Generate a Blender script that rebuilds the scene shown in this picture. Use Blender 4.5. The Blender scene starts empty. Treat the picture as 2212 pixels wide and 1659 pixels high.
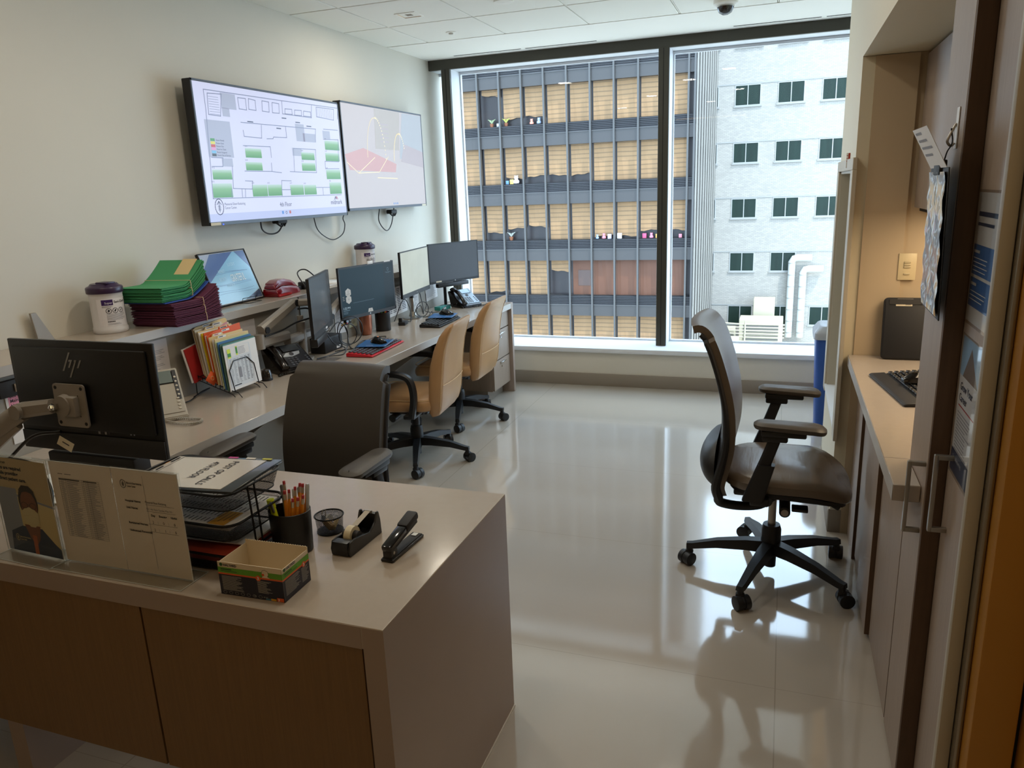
import bpy, bmesh, math, random
from mathutils import Vector, Matrix, Euler
R = math.radians
PI = math.pi
random.seed(7)
SC = bpy.context.scene
COL = SC.collection

# ------------------------------------------------------------------ camera, world, sun, lamps, exposure
def setup_camera():
    f, yaw, pitch, roll = 1614.918, 0.3509, -0.2533, -0.0398
    cy, sy, cp, sp = math.cos(yaw), math.sin(yaw), math.cos(pitch), math.sin(pitch)
    F = Vector((-sy*cp, cy*cp, sp)); Rt = Vector((cy, sy, 0)); U = Rt.cross(F)
    cr, sr = math.cos(roll), math.sin(roll)
    R2 = Rt*cr + U*sr; U2 = U*cr - Rt*sr
    cam = bpy.data.cameras.new('camera'); o = bpy.data.objects.new('camera', cam); COL.objects.link(o)
    m = Matrix((R2, U2, -F)).transposed().to_4x4(); m.translation = Vector((2.8846, 0, 1.6226))
    o.matrix_world = m
    cam.sensor_width = 36; cam.lens = f/2212*36; cam.clip_start = .02; cam.clip_end = 400
    SC.camera = o
setup_camera()
SC.view_settings.view_transform = 'Standard'; SC.view_settings.look = 'None'
SC.view_settings.gamma = 1; SC.view_settings.use_curve_mapping = False
SC.view_settings.exposure = 0.30
W = bpy.data.worlds.new('world'); SC.world = W; W.use_nodes = True
wn = W.node_tree.nodes; wn.clear()
wo = wn.new('ShaderNodeOutputWorld'); wb = wn.new('ShaderNodeBackground')
wb.inputs[0].default_value = (.64, .81, 1.0, 1); wb.inputs[1].default_value = 4.9
W.node_tree.links.new(wb.outputs[0], wo.inputs[0])
def sun(name, d, strength, color, ang):
    l = bpy.data.lights.new(name, 'SUN'); l.energy = strength; l.color = color; l.angle = ang
    o = bpy.data.objects.new(name, l); COL.objects.link(o)
    o.rotation_euler = Vector(d).to_track_quat('-Z', 'Y').to_euler()
sun('sun', (-.36, .36, -.86), 3.1, (1, .95, .86), R(.6))
def lamp(name, loc, sx, sy, power, color, d=(0, 0, -1), spread=PI):
    l = bpy.data.lights.new(name, 'AREA'); l.shape = 'RECTANGLE'; l.size = sx; l.size_y = sy
    l.energy = power; l.color = color; l.spread = spread
    o = bpy.data.objects.new(name, l); COL.objects.link(o); o.location = loc
    o.rotation_euler = Vector(d).to_track_quat('-Z', 'Y').to_euler()
    return o
WARM = (1, .80, .55)
for x, y, pw in ((.628, 4.575, 5), (1.24, 2.75, 6), (1.85, 1.53, 2.6), (2.30, 2.75, 4), (2.30, 4.58, 2.5), (.63, 1.53, 4), (1.85, 4.0, 4)):
    lamp('downlight_lamp', (x, y, 2.695), .12, .12, pw, (1, .90, .74))  # one in the square downlight; the rest are unseen lamps added as room fill
lamp('corridor_lamp', (1.6, -.9, 2.68), 1.2, .3, 6, (1, .66, .32))
lamp('corridor_lamp', (3.3, .35, 2.60), .35, .35, 3.2, (1, .70, .36))
lamp('under_cabinet_lamp', (3.62, 2.95, 1.475), .25, .9, 6.5, (1, .78, .52))

# ------------------------------------------------------------------ materials
def lin(c):
    c = c.lstrip('#'); v = [int(c[i:i+2], 16)/255 for i in (0, 2, 4)]
    return [x/12.92 if x <= .04045 else ((x+.055)/1.055)**2.4 for x in v] + [1]
MATS = {}
def mat(name, col, rough=.5, metal=0, spec=.5, bump=0, bscale=200, noise=0, nscale=5, coat=0, emit=None, es=1, stretch=None, col2=None, trans=0, alpha=None, rvar=0):
    if name in MATS: return MATS[name]
    m = bpy.data.materials.new(name); m.use_nodes = True
    nt = m.node_tree; b = nt.nodes['Principled BSDF']
    b.inputs['Base Color'].default_value = lin(col); b.inputs['Roughness'].default_value = rough
    b.inputs['Metallic'].default_value = metal; b.inputs['Specular IOR Level'].default_value = spec
    b.inputs['Coat Weight'].default_value = coat; b.inputs['Coat Roughness'].default_value = .08
    b.inputs['Transmission Weight'].default_value = trans
    tc = nt.nodes.new('ShaderNodeTexCoord'); mp = nt.nodes.new('ShaderNodeMapping')
    nt.links.new(tc.outputs['Object'], mp.inputs[0])
    if stretch: mp.inputs['Scale'].default_value = stretch
    if noise:
        n = nt.nodes.new('ShaderNodeTexNoise'); n.inputs['Scale'].default_value = nscale; n.inputs['Detail'].default_value = 6
        nt.links.new(mp.outputs[0], n.inputs[0])
        r = nt.nodes.new('ShaderNodeMapRange'); r.inputs[1].default_value = .3; r.inputs[2].default_value = .7
        nt.links.new(n.outputs[0], r.inputs[0])
        mx = nt.nodes.new('ShaderNodeMix'); mx.data_type = 'RGBA'
        c = lin(col); c2 = lin(col2) if col2 else [x*(1-noise) for x in c[:3]]+[1]
        mx.inputs[6].default_value = c; mx.inputs[7].default_value = c2
        nt.links.new(r.outputs[0], mx.inputs[0]); nt.links.new(mx.outputs[2], b.inputs['Base Color'])
        if rvar:
            q = nt.nodes.new('ShaderNodeMapRange'); q.inputs[1].default_value = .3; q.inputs[2].default_value = .7
            q.inputs[3].default_value = rough; q.inputs[4].default_value = rough+rvar
            nt.links.new(n.outputs[0], q.inputs[0]); nt.links.new(q.outputs[0], b.inputs['Roughness'])
    if bump:
        n2 = nt.nodes.new('ShaderNodeTexNoise'); n2.inputs['Scale'].default_value = bscale; n2.inputs['Detail'].default_value = 3
        nt.links.new(mp.outputs[0], n2.inputs[0])
        bp = nt.nodes.new('ShaderNodeBump'); bp.inputs['Strength'].default_value = bump; bp.inputs['Distance'].default_value = .002
        nt.links.new(n2.outputs[0], bp.inputs['Height']); nt.links.new(bp.outputs[0], b.inputs['Normal'])
    if emit:
        b.inputs['Emission Color'].default_value = lin(emit); b.inputs['Emission Strength'].default_value = es
    MATS[name] = m
    return m
def glassmat(name, tint=(1, 1, 1), gloss=.08, rough=0.0):
    m = bpy.data.materials.new(name); m.use_nodes = True; nt = m.node_tree; nt.nodes.clear()
    o = nt.nodes.new('ShaderNodeOutputMaterial'); t = nt.nodes.new('ShaderNodeBsdfTransparent'); g = nt.nodes.new('ShaderNodeBsdfGlossy')
    t.inputs[0].default_value = (*tint, 1); g.inputs['Roughness'].default_value = rough
    lw = nt.nodes.new('ShaderNodeLayerWeight'); lw.inputs[0].default_value = .5      # Schlick-style falloff, same for front and back faces
    mx = nt.nodes.new('ShaderNodeMixShader')
    pw = nt.nodes.new('ShaderNodeMath'); pw.operation = 'POWER'; pw.inputs[1].default_value = 5
    mu = nt.nodes.new('ShaderNodeMath'); mu.operation = 'MULTIPLY_ADD'; mu.inputs[1].default_value = min(1, gloss*12); mu.inputs[2].default_value = gloss; mu.use_clamp = True
    nt.links.new(lw.outputs['Facing'], pw.inputs[0]); nt.links.new(pw.outputs[0], mu.inputs[0]); nt.links.new(mu.outputs[0], mx.inputs[0])
    nt.links.new(t.outputs[0], mx.inputs[1]); nt.links.new(g.outputs[0], mx.inputs[2]); nt.links.new(mx.outputs[0], o.inputs[0])
    MATS[name] = m
    return m
def meshwire(name, col, k=230, w=.21):
    # expanded-metal mesh: three families of thin wires, holes are real see-through openings
    m = mat(name, col, .45, .3); nt = m.node_tree; b = nt.nodes['Principled BSDF']
    tc = nt.nodes.new('ShaderNodeTexCoord'); sx = nt.nodes.new('ShaderNodeSeparateXYZ'); nt.links.new(tc.outputs['Object'], sx.inputs[0])
    def M(op, a, c=None):
        n = nt.nodes.new('ShaderNodeMath'); n.operation = op
        for i, v in enumerate((a, c)):
            if v is None: continue
            if isinstance(v, (int, float)): n.inputs[i].default_value = v
            else: nt.links.new(v, n.inputs[i])
        return n.outputs[0]
    X, Y, Z = sx.outputs
    fam = [M('ADD', M('ADD', X, Y), Z), M('SUBTRACT', M('ADD', X, Y), Z), M('ADD', M('SUBTRACT', X, Y), Z)]
    tot = None
    for a in fam:
        c = M('LESS_THAN', M('FRACT', M('MULTIPLY', a, k)), w)
        tot = c if tot is None else M('MAXIMUM', tot, c)
    nt.links.new(tot, b.inputs['Alpha'])
    return m
def brickmat(name, c1, c2, cm, sc, bw, bh):
    m = mat(name, c1, .9); nt = m.node_tree; b = nt.nodes['Principled BSDF']
    tc = nt.nodes.new('ShaderNodeTexCoord'); mp = nt.nodes.new('ShaderNodeMapping'); mp.inputs['Rotation'].default_value = (R(90), 0, 0)
    bk = nt.nodes.new('ShaderNodeTexBrick'); bk.inputs['Color1'].default_value = lin(c1); bk.inputs['Color2'].default_value = lin(c2)
    bk.inputs['Mortar'].default_value = lin(cm); bk.inputs['Scale'].default_value = sc; bk.inputs['Brick Width'].default_value = bw
    bk.inputs['Row Height'].default_value = bh; bk.inputs['Mortar Size'].default_value = .02
    nt.links.new(tc.outputs['Object'], mp.inputs[0]); nt.links.new(mp.outputs[0], bk.inputs[0]); nt.links.new(bk.outputs[0], b.inputs['Base Color'])
    return m

wallp = mat('wall_paint', '#d3cec1', .65, bump=.05, bscale=300, noise=.02, nscale=3)
wallb = mat('beige_paint', '#b9a68a', .6, bump=.05, bscale=300)
wallg = mat('grey_panel_paint', '#989389', .5)
tile = mat('ceiling_tile', '#f0eee4', .9, bump=.35, bscale=500)
drywall = mat('ceiling_drywall', '#f2efe6', .8)
tbar = mat('ceiling_grid', '#8f8a80', .6)
topm = mat('counter_laminate', '#aca093', .15, bump=.03, bscale=90, noise=.03, nscale=40)
edgem = mat('counter_edge', '#b2aea9', .35)
wood = mat('oak_laminate', '#7d5f3a', .55, noise=.14, nscale=14, stretch=(14, 14, .45), bump=.25, bscale=60)
woodg = mat('greige_laminate', '#9a8878', .5, noise=.14, nscale=12, stretch=(14, 14, .5), bump=.12, bscale=60)
woodd = mat('brown_edge', '#5a4330', .6, noise=.2, nscale=20, stretch=(6, 6, .6))
taupe = mat('taupe_laminate', '#9c8b80', .42, noise=.05, nscale=5)
dark = mat('dark_gap', '#15110e', .8)
basem = mat('baseboard_vinyl', '#8d8377', .55)
bronze = mat('bronze_mullion', '#45433b', .45, .3)
white = mat('white_reveal', '#d7dade', .5)
blk = mat('black_plastic', '#121214', .38)
blkm = mat('black_matte', '#17171a', .6)
blks = mat('black_soft', '#202022', .5, bump=.1, bscale=600)
blkg = mat('black_gloss', '#0b0b0c', .12)
steel = mat('brushed_steel', '#a8a49c', .3, .9)
chrome = mat('chrome', '#c8c8c8', .12, 1)
armg = mat('arm_grey', '#9b948b', .4, .25)
pap = mat('paper_white', '#e4e2e0', .7)
papc = mat('paper_cream', '#d9cfb8', .7)
ink = mat('print_ink', '#2d2d36', .7)
inkl = mat('print_ink_light', '#8b8b92', .7)
manila = mat('manila', '#d8bf8c', .7)
orange = mat('orange_folder', '#d8571f', .6)
redp = mat('red_folder', '#a8201f', .6)
bluep = mat('blue_folder', '#3d6f9f', .6)
greenp = mat('green_paper', '#3f8c35', .6)
yellow = mat('yellow_paper', '#e0c21d', .6)
hiy = mat('highlighter_yellow', '#d3e21b', .5)
clear = glassmat('clear_acrylic', (.95, .965, .965), .035, .02)
pane = glassmat('window_glass', (.93, .96, .97), .008)
wire = mat('black_wire', '#101012', .4, .5)
mesh_b = meshwire('wire_mesh_black', '#0d0d0f')
charcoal = mat('charcoal_leather', '#433d36', .42, bump=.2, bscale=500)
brownl = mat('brown_leather', '#5f5346', .30, bump=.2, bscale=400, noise=.12, nscale=9)
browns = mat('brown_leather_creased', '#5f5346', .27, bump=1.0, bscale=5, stretch=(5, .6, 1))
tan = mat('tan_leather', '#b58c60', .38, bump=.15, bscale=400, noise=.10, nscale=7)
tans = mat('tan_stitch', '#c9a678', .6)
nylon = mat('black_nylon', '#15171a', .45)

# ------------------------------------------------------------------ mesh builder
_font = {}
def textmesh(s, bold=0):
    k = (s, bold)
    if k in _font: return _font[k]
    cu = bpy.data.curves.new('t', 'FONT'); cu.body = s; cu.size = 1; cu.resolution_u = 2; cu.offset = bold
    o = bpy.data.objects.new('t', cu); COL.objects.link(o)
    dg = bpy.context.evaluated_depsgraph_get(); dg.update()
    me = o.evaluated_get(dg).to_mesh()
    vs = [v.co.copy() for v in me.vertices]; fs = [list(p.vertices) for p in me.polygons]
    o.evaluated_get(dg).to_mesh_clear(); bpy.data.objects.remove(o); bpy.data.curves.remove(cu)
    w = max((v.x for v in vs), default=1)
    _font[k] = (vs, fs, w)
    return _font[k]
class MB:
    def __init__(s, loc=(0, 0, 0), rot=(0, 0, 0)):
        s.v = []; s.f = []; s.mi = []; s.mats = []; s.at(loc, rot)
    def at(s, loc=(0, 0, 0), rot=(0, 0, 0)):
        s.M = Matrix.Translation(loc) @ Euler(rot).to_matrix().to_4x4(); return s
    def frame(s, O, X, Y):
        X = Vector(X).normalized(); Y = Vector(Y); Y = (Y-X*Y.dot(X)).normalized(); Z = X.cross(Y)
        s.M = Matrix((X, Y, Z)).transposed().to_4x4(); s.M.translation = Vector(O); return s
    def add(s, vs, fs, m):
        if m not in s.mats: s.mats.append(m)
        k = s.mats.index(m); n = len(s.v)
        s.v += [s.M @ Vector(v) for v in vs]; s.f += [[n+i for i in f] for f in fs]; s.mi += [k]*len(fs)
        return s
    def bm(s, b, m):
        b.verts.index_update()
        s.add([v.co.copy() for v in b.verts], [[v.index for v in f.verts] for f in b.faces], m); b.free(); return s
    def box(s, c, d, m, bev=0, seg=2, rot=None):
        b = bmesh.new(); bmesh.ops.create_cube(b, size=1)
        for v in b.verts: v.co = Vector((v.co.x*d[0], v.co.y*d[1], v.co.z*d[2]))
        if bev: bmesh.ops.bevel(b, geom=list(b.edges), offset=min(bev, min(d)*.49), segments=seg, affect='EDGES', profile=.5)
        T = Matrix.Translation(c)
        if rot: T = T @ Euler(rot).to_matrix().to_4x4()
        for v in b.verts: v.co = T @ v.co
        return s.bm(b, m)
    def bx(s, x0, x1, y0, y1, z0, z1, m, bev=0, seg=2):
        return s.box(((x0+x1)/2, (y0+y1)/2, (z0+z1)/2), (abs(x1-x0), abs(y1-y0), abs(z1-z0)), m, bev, seg)
    def q(s, pts, m): return s.add(pts, [list(range(len(pts)))], m)
    def rect(s, x, y, w, h, m, z=0): return s.q([(x, y, z), (x+w, y, z), (x+w, y+h, z), (x, y+h, z)], m)
    def prism(s, poly, t, m, bev=0, seg=2):   # poly in local xy, extruded along z 0..t
        b = bmesh.new(); vs = [b.verts.new((p[0], p[1], 0)) for p in poly]; f = b.faces.new(vs)
        r = bmesh.ops.extrude_face_region(b, geom=[f])
        for v in r['geom']:
            if isinstance(v, bmesh.types.BMVert): v.co.z += t
        bmesh.ops.recalc_face_normals(b, faces=list(b.faces))
        if bev: bmesh.ops.bevel(b, geom=list(b.edges), offset=bev, segments=seg, affect='EDGES')
        return s.bm(b, m)
    def tube(s, pts, r, m, n=8, closed=False, flat=None):
        pts = [Vector(p) for p in pts]; N = len(pts); rr = r if isinstance(r, (list, tuple)) else [r]*N
        vs = []; fs = []; up = None
        for i, p in enumerate(pts):
            a = pts[(i-1) % N] if (closed or i > 0) else p; c = pts[(i+1) % N] if (closed or i < N-1) else p
            t = (c-a).normalized()
            if up is None: up = t.orthogonal().normalized() if not flat else Vector(flat)
            up = (up-t*up.dot(t)); up = up.normalized() if up.length > 1e-6 else t.orthogonal().normalized()
            sd = t.cross(up)
            for k in range(n):
                an = 2*PI*k/n; vs.append(p+up*math.cos(an)*rr[i]+sd*math.sin(an)*rr[i])
        L = N if closed else N-1
        for i in range(L):
            for k in range(n):
                a = i*n+k; b = i*n+(k+1) % n; j = ((i+1) % N)*n
                fs.append([a, b, j+(k+1) % n, j+k])
        if not closed: fs.append(list(range(n))[::-1]); fs.append([(N-1)*n+k for k in range(n)])
        return s.add(vs, fs, m)
    def lathe(s, prof, m, c=(0, 0, 0), n=24, sx=1, sy=1):
        vs = []; fs = []; N = len(prof)
        for r, z in prof:
            for k in range(n):
                a = 2*PI*k/n; vs.append((c[0]+r*sx*math.cos(a), c[1]+r*sy*math.sin(a), c[2]+z))
        for i in range(N-1):
            for k in range(n):
                fs.append([i*n+k, i*n+(k+1) % n, (i+1)*n+(k+1) % n, (i+1)*n+k])
        if prof[0][0] > 1e-5: fs.append(list(range(n))[::-1])
        if prof[-1][0] > 1e-5: fs.append([(N-1)*n+k for k in range(n)])
        return s.add(vs, fs, m)
    def cyl(s, c, r, h, m, n=20, axis='z'):
        d = {'z': (0, 0, 1), 'x': (1, 0, 0), 'y': (0, 1, 0)}[axis]; c = Vector(c); d = Vector(d)
        return s.tube([c, c+d*h], r, m, n)
    def sweep(s, sections, m, caps=True):   # list of equal-length rings
        n = len(sections[0]); vs = [p for sec in sections for p in sec]; fs = []
        for i in range(len(sections)-1):
            for k in range(n): fs.append([i*n+k, i*n+(k+1) % n, (i+1)*n+(k+1) % n, (i+1)*n+k])
        if caps: fs.append(list(range(n))[::-1]); fs.append([(len(sections)-1)*n+k for k in range(n)])
        return s.add(vs, fs, m)
    def text(s, t, x, y, h, m, w=None, z=.0006, bold=0, rot=0, center=False):
        vs, fs, W_ = textmesh(t, bold); k = h/.72; kx = k if w is None else w/W_
        c, sn = math.cos(rot), math.sin(rot); out = []
        for v in vs:
            a, b = v.x*kx - (W_*kx/2 if center else 0), v.y*k
            out.append((x+a*c-b*sn, y+a*sn+b*c, z))
        return s.add(out, fs, m)
    def lines(s, x, y, w, n, dy, m, h=.0012, jit=.25, z=.0005):   # rows of small print
        for i in range(n): s.rect(x, y-i*dy, w*(1-random.random()*jit), h, m, z)
        return s
    def build(s, name, parent=None, smooth=38, solid=None):
        me = bpy.data.meshes.new(name); me.from_pydata([tuple(v) for v in s.v], [], s.f)
        for m in s.mats: me.materials.append(m)
        me.polygons.foreach_set('material_index', s.mi); me.validate(); me.update()
        b = bmesh.new(); b.from_mesh(me); bmesh.ops.recalc_face_normals(b, faces=list(b.faces)); b.to_mesh(me); b.free()
        if smooth:
            me.polygons.foreach_set('use_smooth', [True]*len(me.polygons)); me.set_sharp_from_angle(angle=R(smooth))
        o = bpy.data.objects.new(name, me); COL.objects.link(o)
        if parent: o.parent = parent
        if solid:
            md = o.modifiers.new('solid', 'SOLIDIFY'); md.thickness = solid; md.offset = 0
        return o
def rring(w, d, r, z, n=5, cx=0, cy=0):
    out = []
    for sx, sy, a0 in ((1, 1, 0), (-1, 1, 90), (-1, -1, 180), (1, -1, 270)):
        for k in range(n+1):
            a = R(a0+90*k/n); out.append((cx+sx*(w/2-r)+r*math.cos(a), cy+sy*(d/2-r)+r*math.sin(a), z))
    return out
def tag(o, label, cat, group=None):
    o['label'] = label; o['category'] = cat
    if group: o['group'] = group
    return o
def thing(name, label, cat, loc=(0, 0, 0), rz=0, group=None):
    o = bpy.data.objects.new(name, None); COL.objects.link(o); o.location = loc; o.rotation_euler = (0, 0, rz); o.empty_display_size = .05
    return tag(o, label, cat, group)
def struct(o): o['kind'] = 'structure'; return o
def part(mb, name, p, label=None, **k):
    o = mb.build(name, p, **k)
    if label: o['label'] = label
    return o
def copytree(o, loc, rz, label, group=None):
    c = o.copy(); COL.objects.link(c); c.location = loc; c.rotation_euler = (0, 0, rz); c['label'] = label
    if group: c['group'] = group
    for ch in list(o.children):
        d = ch.copy(); COL.objects.link(d); d.parent = c
        for g in list(ch.children):
            e = g.copy(); COL.objects.link(e); e.parent = d
    return c
def bez(p, n=16):   # smooth curve through points (Catmull-Rom)
    P = [Vector(a) for a in p]; P = [P[0]*2-P[1]] + P + [P[-1]*2-P[-2]]; out = []
    for i in range(1, len(P)-2):
        for k in range(n):
            t = k/n; a, b, c, d = P[i-1:i+3]
            out.append(.5*((2*b)+(c-a)*t+(2*a-5*b+4*c-d)*t*t+(3*b-a-3*c+d)*t**3))
    out.append(P[-2]); return out

# ------------------------------------------------------------------ room shell
H = 2.70
def floormat():
    m = mat('floor_vinyl', '#b4aca1', .05, noise=.06, nscale=1.6, bump=.02, bscale=45, rvar=.04, spec=.9, coat=.75)
    nt = m.node_tree; b = nt.nodes['Principled BSDF']
    src = b.inputs['Base Color'].links[0].from_socket
    tc = nt.nodes.new('ShaderNodeTexCoord'); sp = nt.nodes.new('ShaderNodeSeparateXYZ'); nt.links.new(tc.outputs['Object'], sp.inputs[0])
    def M(op, a, c=None, d=None):
        n = nt.nodes.new('ShaderNodeMath'); n.operation = op
        for i, v in enumerate((a, c, d)):
            if v is None: continue
            if isinstance(v, (int, float)): n.inputs[i].default_value = v
            else: nt.links.new(v, n.inputs[i])
        return n.outputs[0]
    def seam(ax, off, per): return M('LESS_THAN', M('ABSOLUTE', M('SUBTRACT', M('FRACT', M('DIVIDE', M('SUBTRACT', ax, off), per)), .5)), .0011)
    k = M('MULTIPLY', M('MAXIMUM', seam(sp.outputs[0], 2.93-.915, 1.83), seam(sp.outputs[1], 2.28-.457, .914)), .30)
    mx = nt.nodes.new('ShaderNodeMix'); mx.data_type = 'RGBA'; mx.inputs[7].default_value = lin('#4c463c')
    nt.links.new(k, mx.inputs[0]); nt.links.new(src, mx.inputs[6]); nt.links.new(mx.outputs[2], b.inputs['Base Color'])
    return m
struct(MB().bx(-.2, 6, -2.2, 6.0, -.12, 0, floormat()).build('floor'))
struct(MB().bx(-.2, 0, -2.2, 6.40, 0, 2.95, wallp).build('wall_left'))
struct(MB().bx(0, 6, -2.3, -2.2, 0, 2.95, wallb).build('wall_back'))
struct(MB().bx(6.0, 6.1, -2.2, 6.4, 0, 2.95, wallp).build('wall_right'))
# ceiling: tiles in a T-grid, with a drywall band along the window
c = MB(); T = .6096; x0 = .3422; g = .007
c.bx(0, 6, -2.2, 5.4337, H+.012, H+.03, tbar)
xs = [0.0]+[x0+i*T for i in range(10)]; ys = [5.4337-i*T for i in range(13)]
for i in range(len(xs)-1):
    for j in range(len(ys)-1):
        gx = g if i else 0
        c.bx(xs[i]+gx, min(xs[i+1]-g, 6), ys[j+1]+g, ys[j]-g, H, H+.02, tile, .002, 1)
for i in range(1, len(xs)-1): c.bx(xs[i]-.003, xs[i]+.003, -1.88, 5.43, H+.004, H+.02, drywall)
for j in range(1, len(ys)): c.bx(0, 5.8, ys[j]-.003, ys[j]+.003, H+.004, H+.02, drywall)
c.bx(0, 6, 5.4337, 6.14, H-.002, H+.03, drywall); c.bx(-.2, 6.1, -2.2, 6.4, H+.03, H+.25, drywall)
struct(c.build('ceiling'))
for i, (a, b) in enumerate([(.285, .868), (.897, 1.476), (2.469, 3.061), (3.085, 3.66)]):
    t = thing('slot_diffuser', ['black linear air slot in the ceiling band, nearest the left wall', 'black linear air slot in the ceiling band, second from the left wall', 'black linear air slot in the ceiling band, over the right window bay', 'black linear air slot running into the top of the right wall'][i], 'air vent', ((a+b)/2, 6.03, H-.002), 0, 'ceiling air slots')
    L = (b-a)/2
    m = MB(); m.bx(-L, L, -.014, .014, -.001, .006, drywall, .0005, 1); part(m, 'flange', t)
    m = MB(); m.bx(-L+.004, L-.004, -.009, .009, -.002, .004, dark); part(m, 'slot', t)
# wall under the window, sill, baseboard
struct(MB().bx(0, 6, 5.985, 6.14, 0, .287, wallp).build('wall_far'))
struct(MB().bx(0, 6, 5.972, 5.985, 0, .105, basem, .003).build('baseboard_far'))
s = MB(); s.bx(0, 6, 5.955, 6.36, .287, .325, white, .004); struct(s.build('trim_1'))   # window sill
# window bays
ml = [(.115, .192), (1.9245, 2.005), (3.735, 3.815), (5.54, 5.62)]
edges = [(0, .115), (.192, 1.9245), (2.005, 3.735), (3.815, 5.54)]
hd = 2.619
fr = MB(); fr.bx(0, 6, 6.14, 6.17, hd, H, bronze, .002, 1); fr.bx(0, 6, 6.17, 6.40, hd+.002, 2.95, white)
struct(fr.build('trim_2'))
for i, (a, b) in enumerate(ml):
    w = MB(); w.bx(a, b, 6.138, 6.17, .325, hd+.01, bronze, .002, 1)
    w.bx(a+.036, a+.041, 6.1365, 6.139, .33, hd, dark); w.bx(a, b, 6.17, 6.36, .325, hd+.01, white)
    struct(w.build('trim_%d' % (i+3)))
for i, (a, b) in enumerate(edges):
    w = MB(); a2 = a-.2 if i == 0 else a
    for (u0, u1, v0, v1) in ((a2, b, .325, .340), (a2, b, hd-.02, hd), (a2, a2+.012, .34, hd-.02), (b-.012, b, .34, hd-.02)):
        w.bx(u0, u1, 6.345, 6.375, v0, v1, white)
    f = struct(w.build('window_%d' % (i+1)))
    p = MB().bx(a2+.01, b-.01, 6.357, 6.363, .335, hd-.015, pane); part(p, 'glass_pane', f)
# right-hand partition with a framed pass-through opening
rb = mat('column_paint', '#cfc6ae', .6, bump=.05)
XW = 3.152
p = MB()
p.bx(XW, 3.36, 3.56, 3.63, 0, H, rb); p.bx(XW, 3.36, 4.42, 4.50, 0, H, rb)
p.bx(XW, 3.36, 3.63, 4.42, 0, .50, rb); p.bx(XW, 3.36, 3.63, 4.42, 1.66, H, rb)
struct(p.build('wall_right_partition'))
fm = mat('opening_frame', '#b5ac9a', .45)
p = MB()
p.bx(XW-.012, XW+.006, 3.52, 3.63, .46, 1.65, fm, .002, 1); p.bx(XW-.012, XW+.006, 4.42, 4.53, .46, 1.65, fm, .002, 1)
p.bx(XW-.012, XW+.006, 3.52, 4.53, 1.65, 1.70, fm, .002, 1); p.bx(XW-.012, 3.36, 3.63, 4.42, .49, .502, white); 
p.bx(XW, 3.34, 4.405, 4.42, .502, 1.65, fm); p.bx(XW+.006, 3.34, 3.63, 3.645, .502, 1.65, fm); p.bx(XW, 3.34, 3.63, 4.42, 1.638, 1.652, fm)
p.bx(XW+.07, XW+.085, 4.37, 4.405, .502, 1.638, dark)
struct(p.build('trim_7'))
struct(MB().bx(3.36, 4.05, 3.56, 3.66, 0, H, wallb).build('wall_alcove_end'))
struct(MB().bx(3.95, 4.05, .5, 3.56, 0, H, wallb).build('wall_alcove_back'))
s = MB(); s.bx(XW, 3.95, .95, 3.56, 2.092, H, rb); struct(s.build('ceiling_bulkhead'))
e = MB(); e.bx(3.20, 3.36, 3.548, 3.56, 0, 2.09, wallb); e.bx(XW, 3.20, 3.556, 3.56, 0, 2.09, rb); struct(e.build('wall_alcove_return'))
s = MB(); s.bx(XW-.008, 3.225, 3.548, 3.562, 0, .115, basem, .002); s.bx(XW-.01, XW, 3.56, 4.5, 0, .105, basem, .002); struct(s.build('baseboard_right'))
# entry door frame close to the camera, and the ochre door leaf against it
jm = mat('door_frame_paint', '#a7a091', .35); och = mat('ochre_door', '#a8762a', .45, noise=.08, nscale=3)
f = MB(); f.bx(3.092, 3.108, .90, .915, 0, 2.3, jm, .004); f.bx(3.108, 3.115, .888, .94, 0, 2.3, steel, .003); f.bx(3.115, 3.5, .93, .95, 0, 2.3, jm)
fo = struct(f.build('door_1'))
f = MB(); f.bx(3.115, 3.160, .86, .93, 0.01, 2.28, och, .003); f.bx(3.165, 3.5, .845, .93, .01, 2.28, och, .003); f.bx(3.158, 3.168, .87, .93, .01, 2.28, dark); part(f, 'door_leaf', fo)
# alcove base units, counter, wall unit, tall units
FX = 3.243
def cabinet_door(p, y0, y1, z0, z1, x, thick=.02, name='door', edge=True):
    m = MB(); m.bx(x, x+thick, y0, y1, z0, z1, woodg, .001, 1)
    if edge: m.bx(x+.0005, x+thick, y0-.0012, y0, z0+.001, z1-.001, woodd)
    return part(m, name, p)
t = thing('base_cabinet', 'greige laminate base cabinets under the right-hand counter', 'cabinet', (0, 0, 0))
m = MB(); m.bx(FX+.03, 3.93, 2.2, 3.54, .0, .80, woodg); m.bx(FX+.012, FX+.03, 2.2, 3.54, 0, .07, basem); part(m, 'body', t)
for y0, y1, dx in ((3.29, 3.535, 0), (2.985, 3.285, .012), (2.66, 2.98, -.004), (2.205, 2.655, .012)):
    cabinet_door(t, y0, y1, .02 if dx else .0, .80, FX-.012+dx)
t = MB(); 
t.bx(3.178, 3.945, 2.20, 3.545, .815, .86, topm, .002, 1)
t.bx(3.178, 3.242, 1.995, 2.2, .815, .86, topm, .002, 1)
t.bx(3.1775, 3.178, 1.996, 3.544, .816, .859, edgem)
tag(t.build('counter_top'), 'cream laminate counter slab over the right-hand base cabinets', 'countertop')
t = thing('wall_cabinet', 'greige wall cabinet hung above the right-hand counter', 'cabinet')
m = MB(); m.bx(3.405, 3.94, 2.2, 3.545, 1.49, 2.085, woodg, .001, 1); m.bx(3.40, 3.93, 3.1, 3.5, 1.478, 1.489, dark); part(m, 'body', t)
cabinet_door(t, 3.0, 3.54, 1.492, 2.08, 3.385); cabinet_door(t, 2.2, 2.985, 1.492, 2.08, 3.385)
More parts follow.
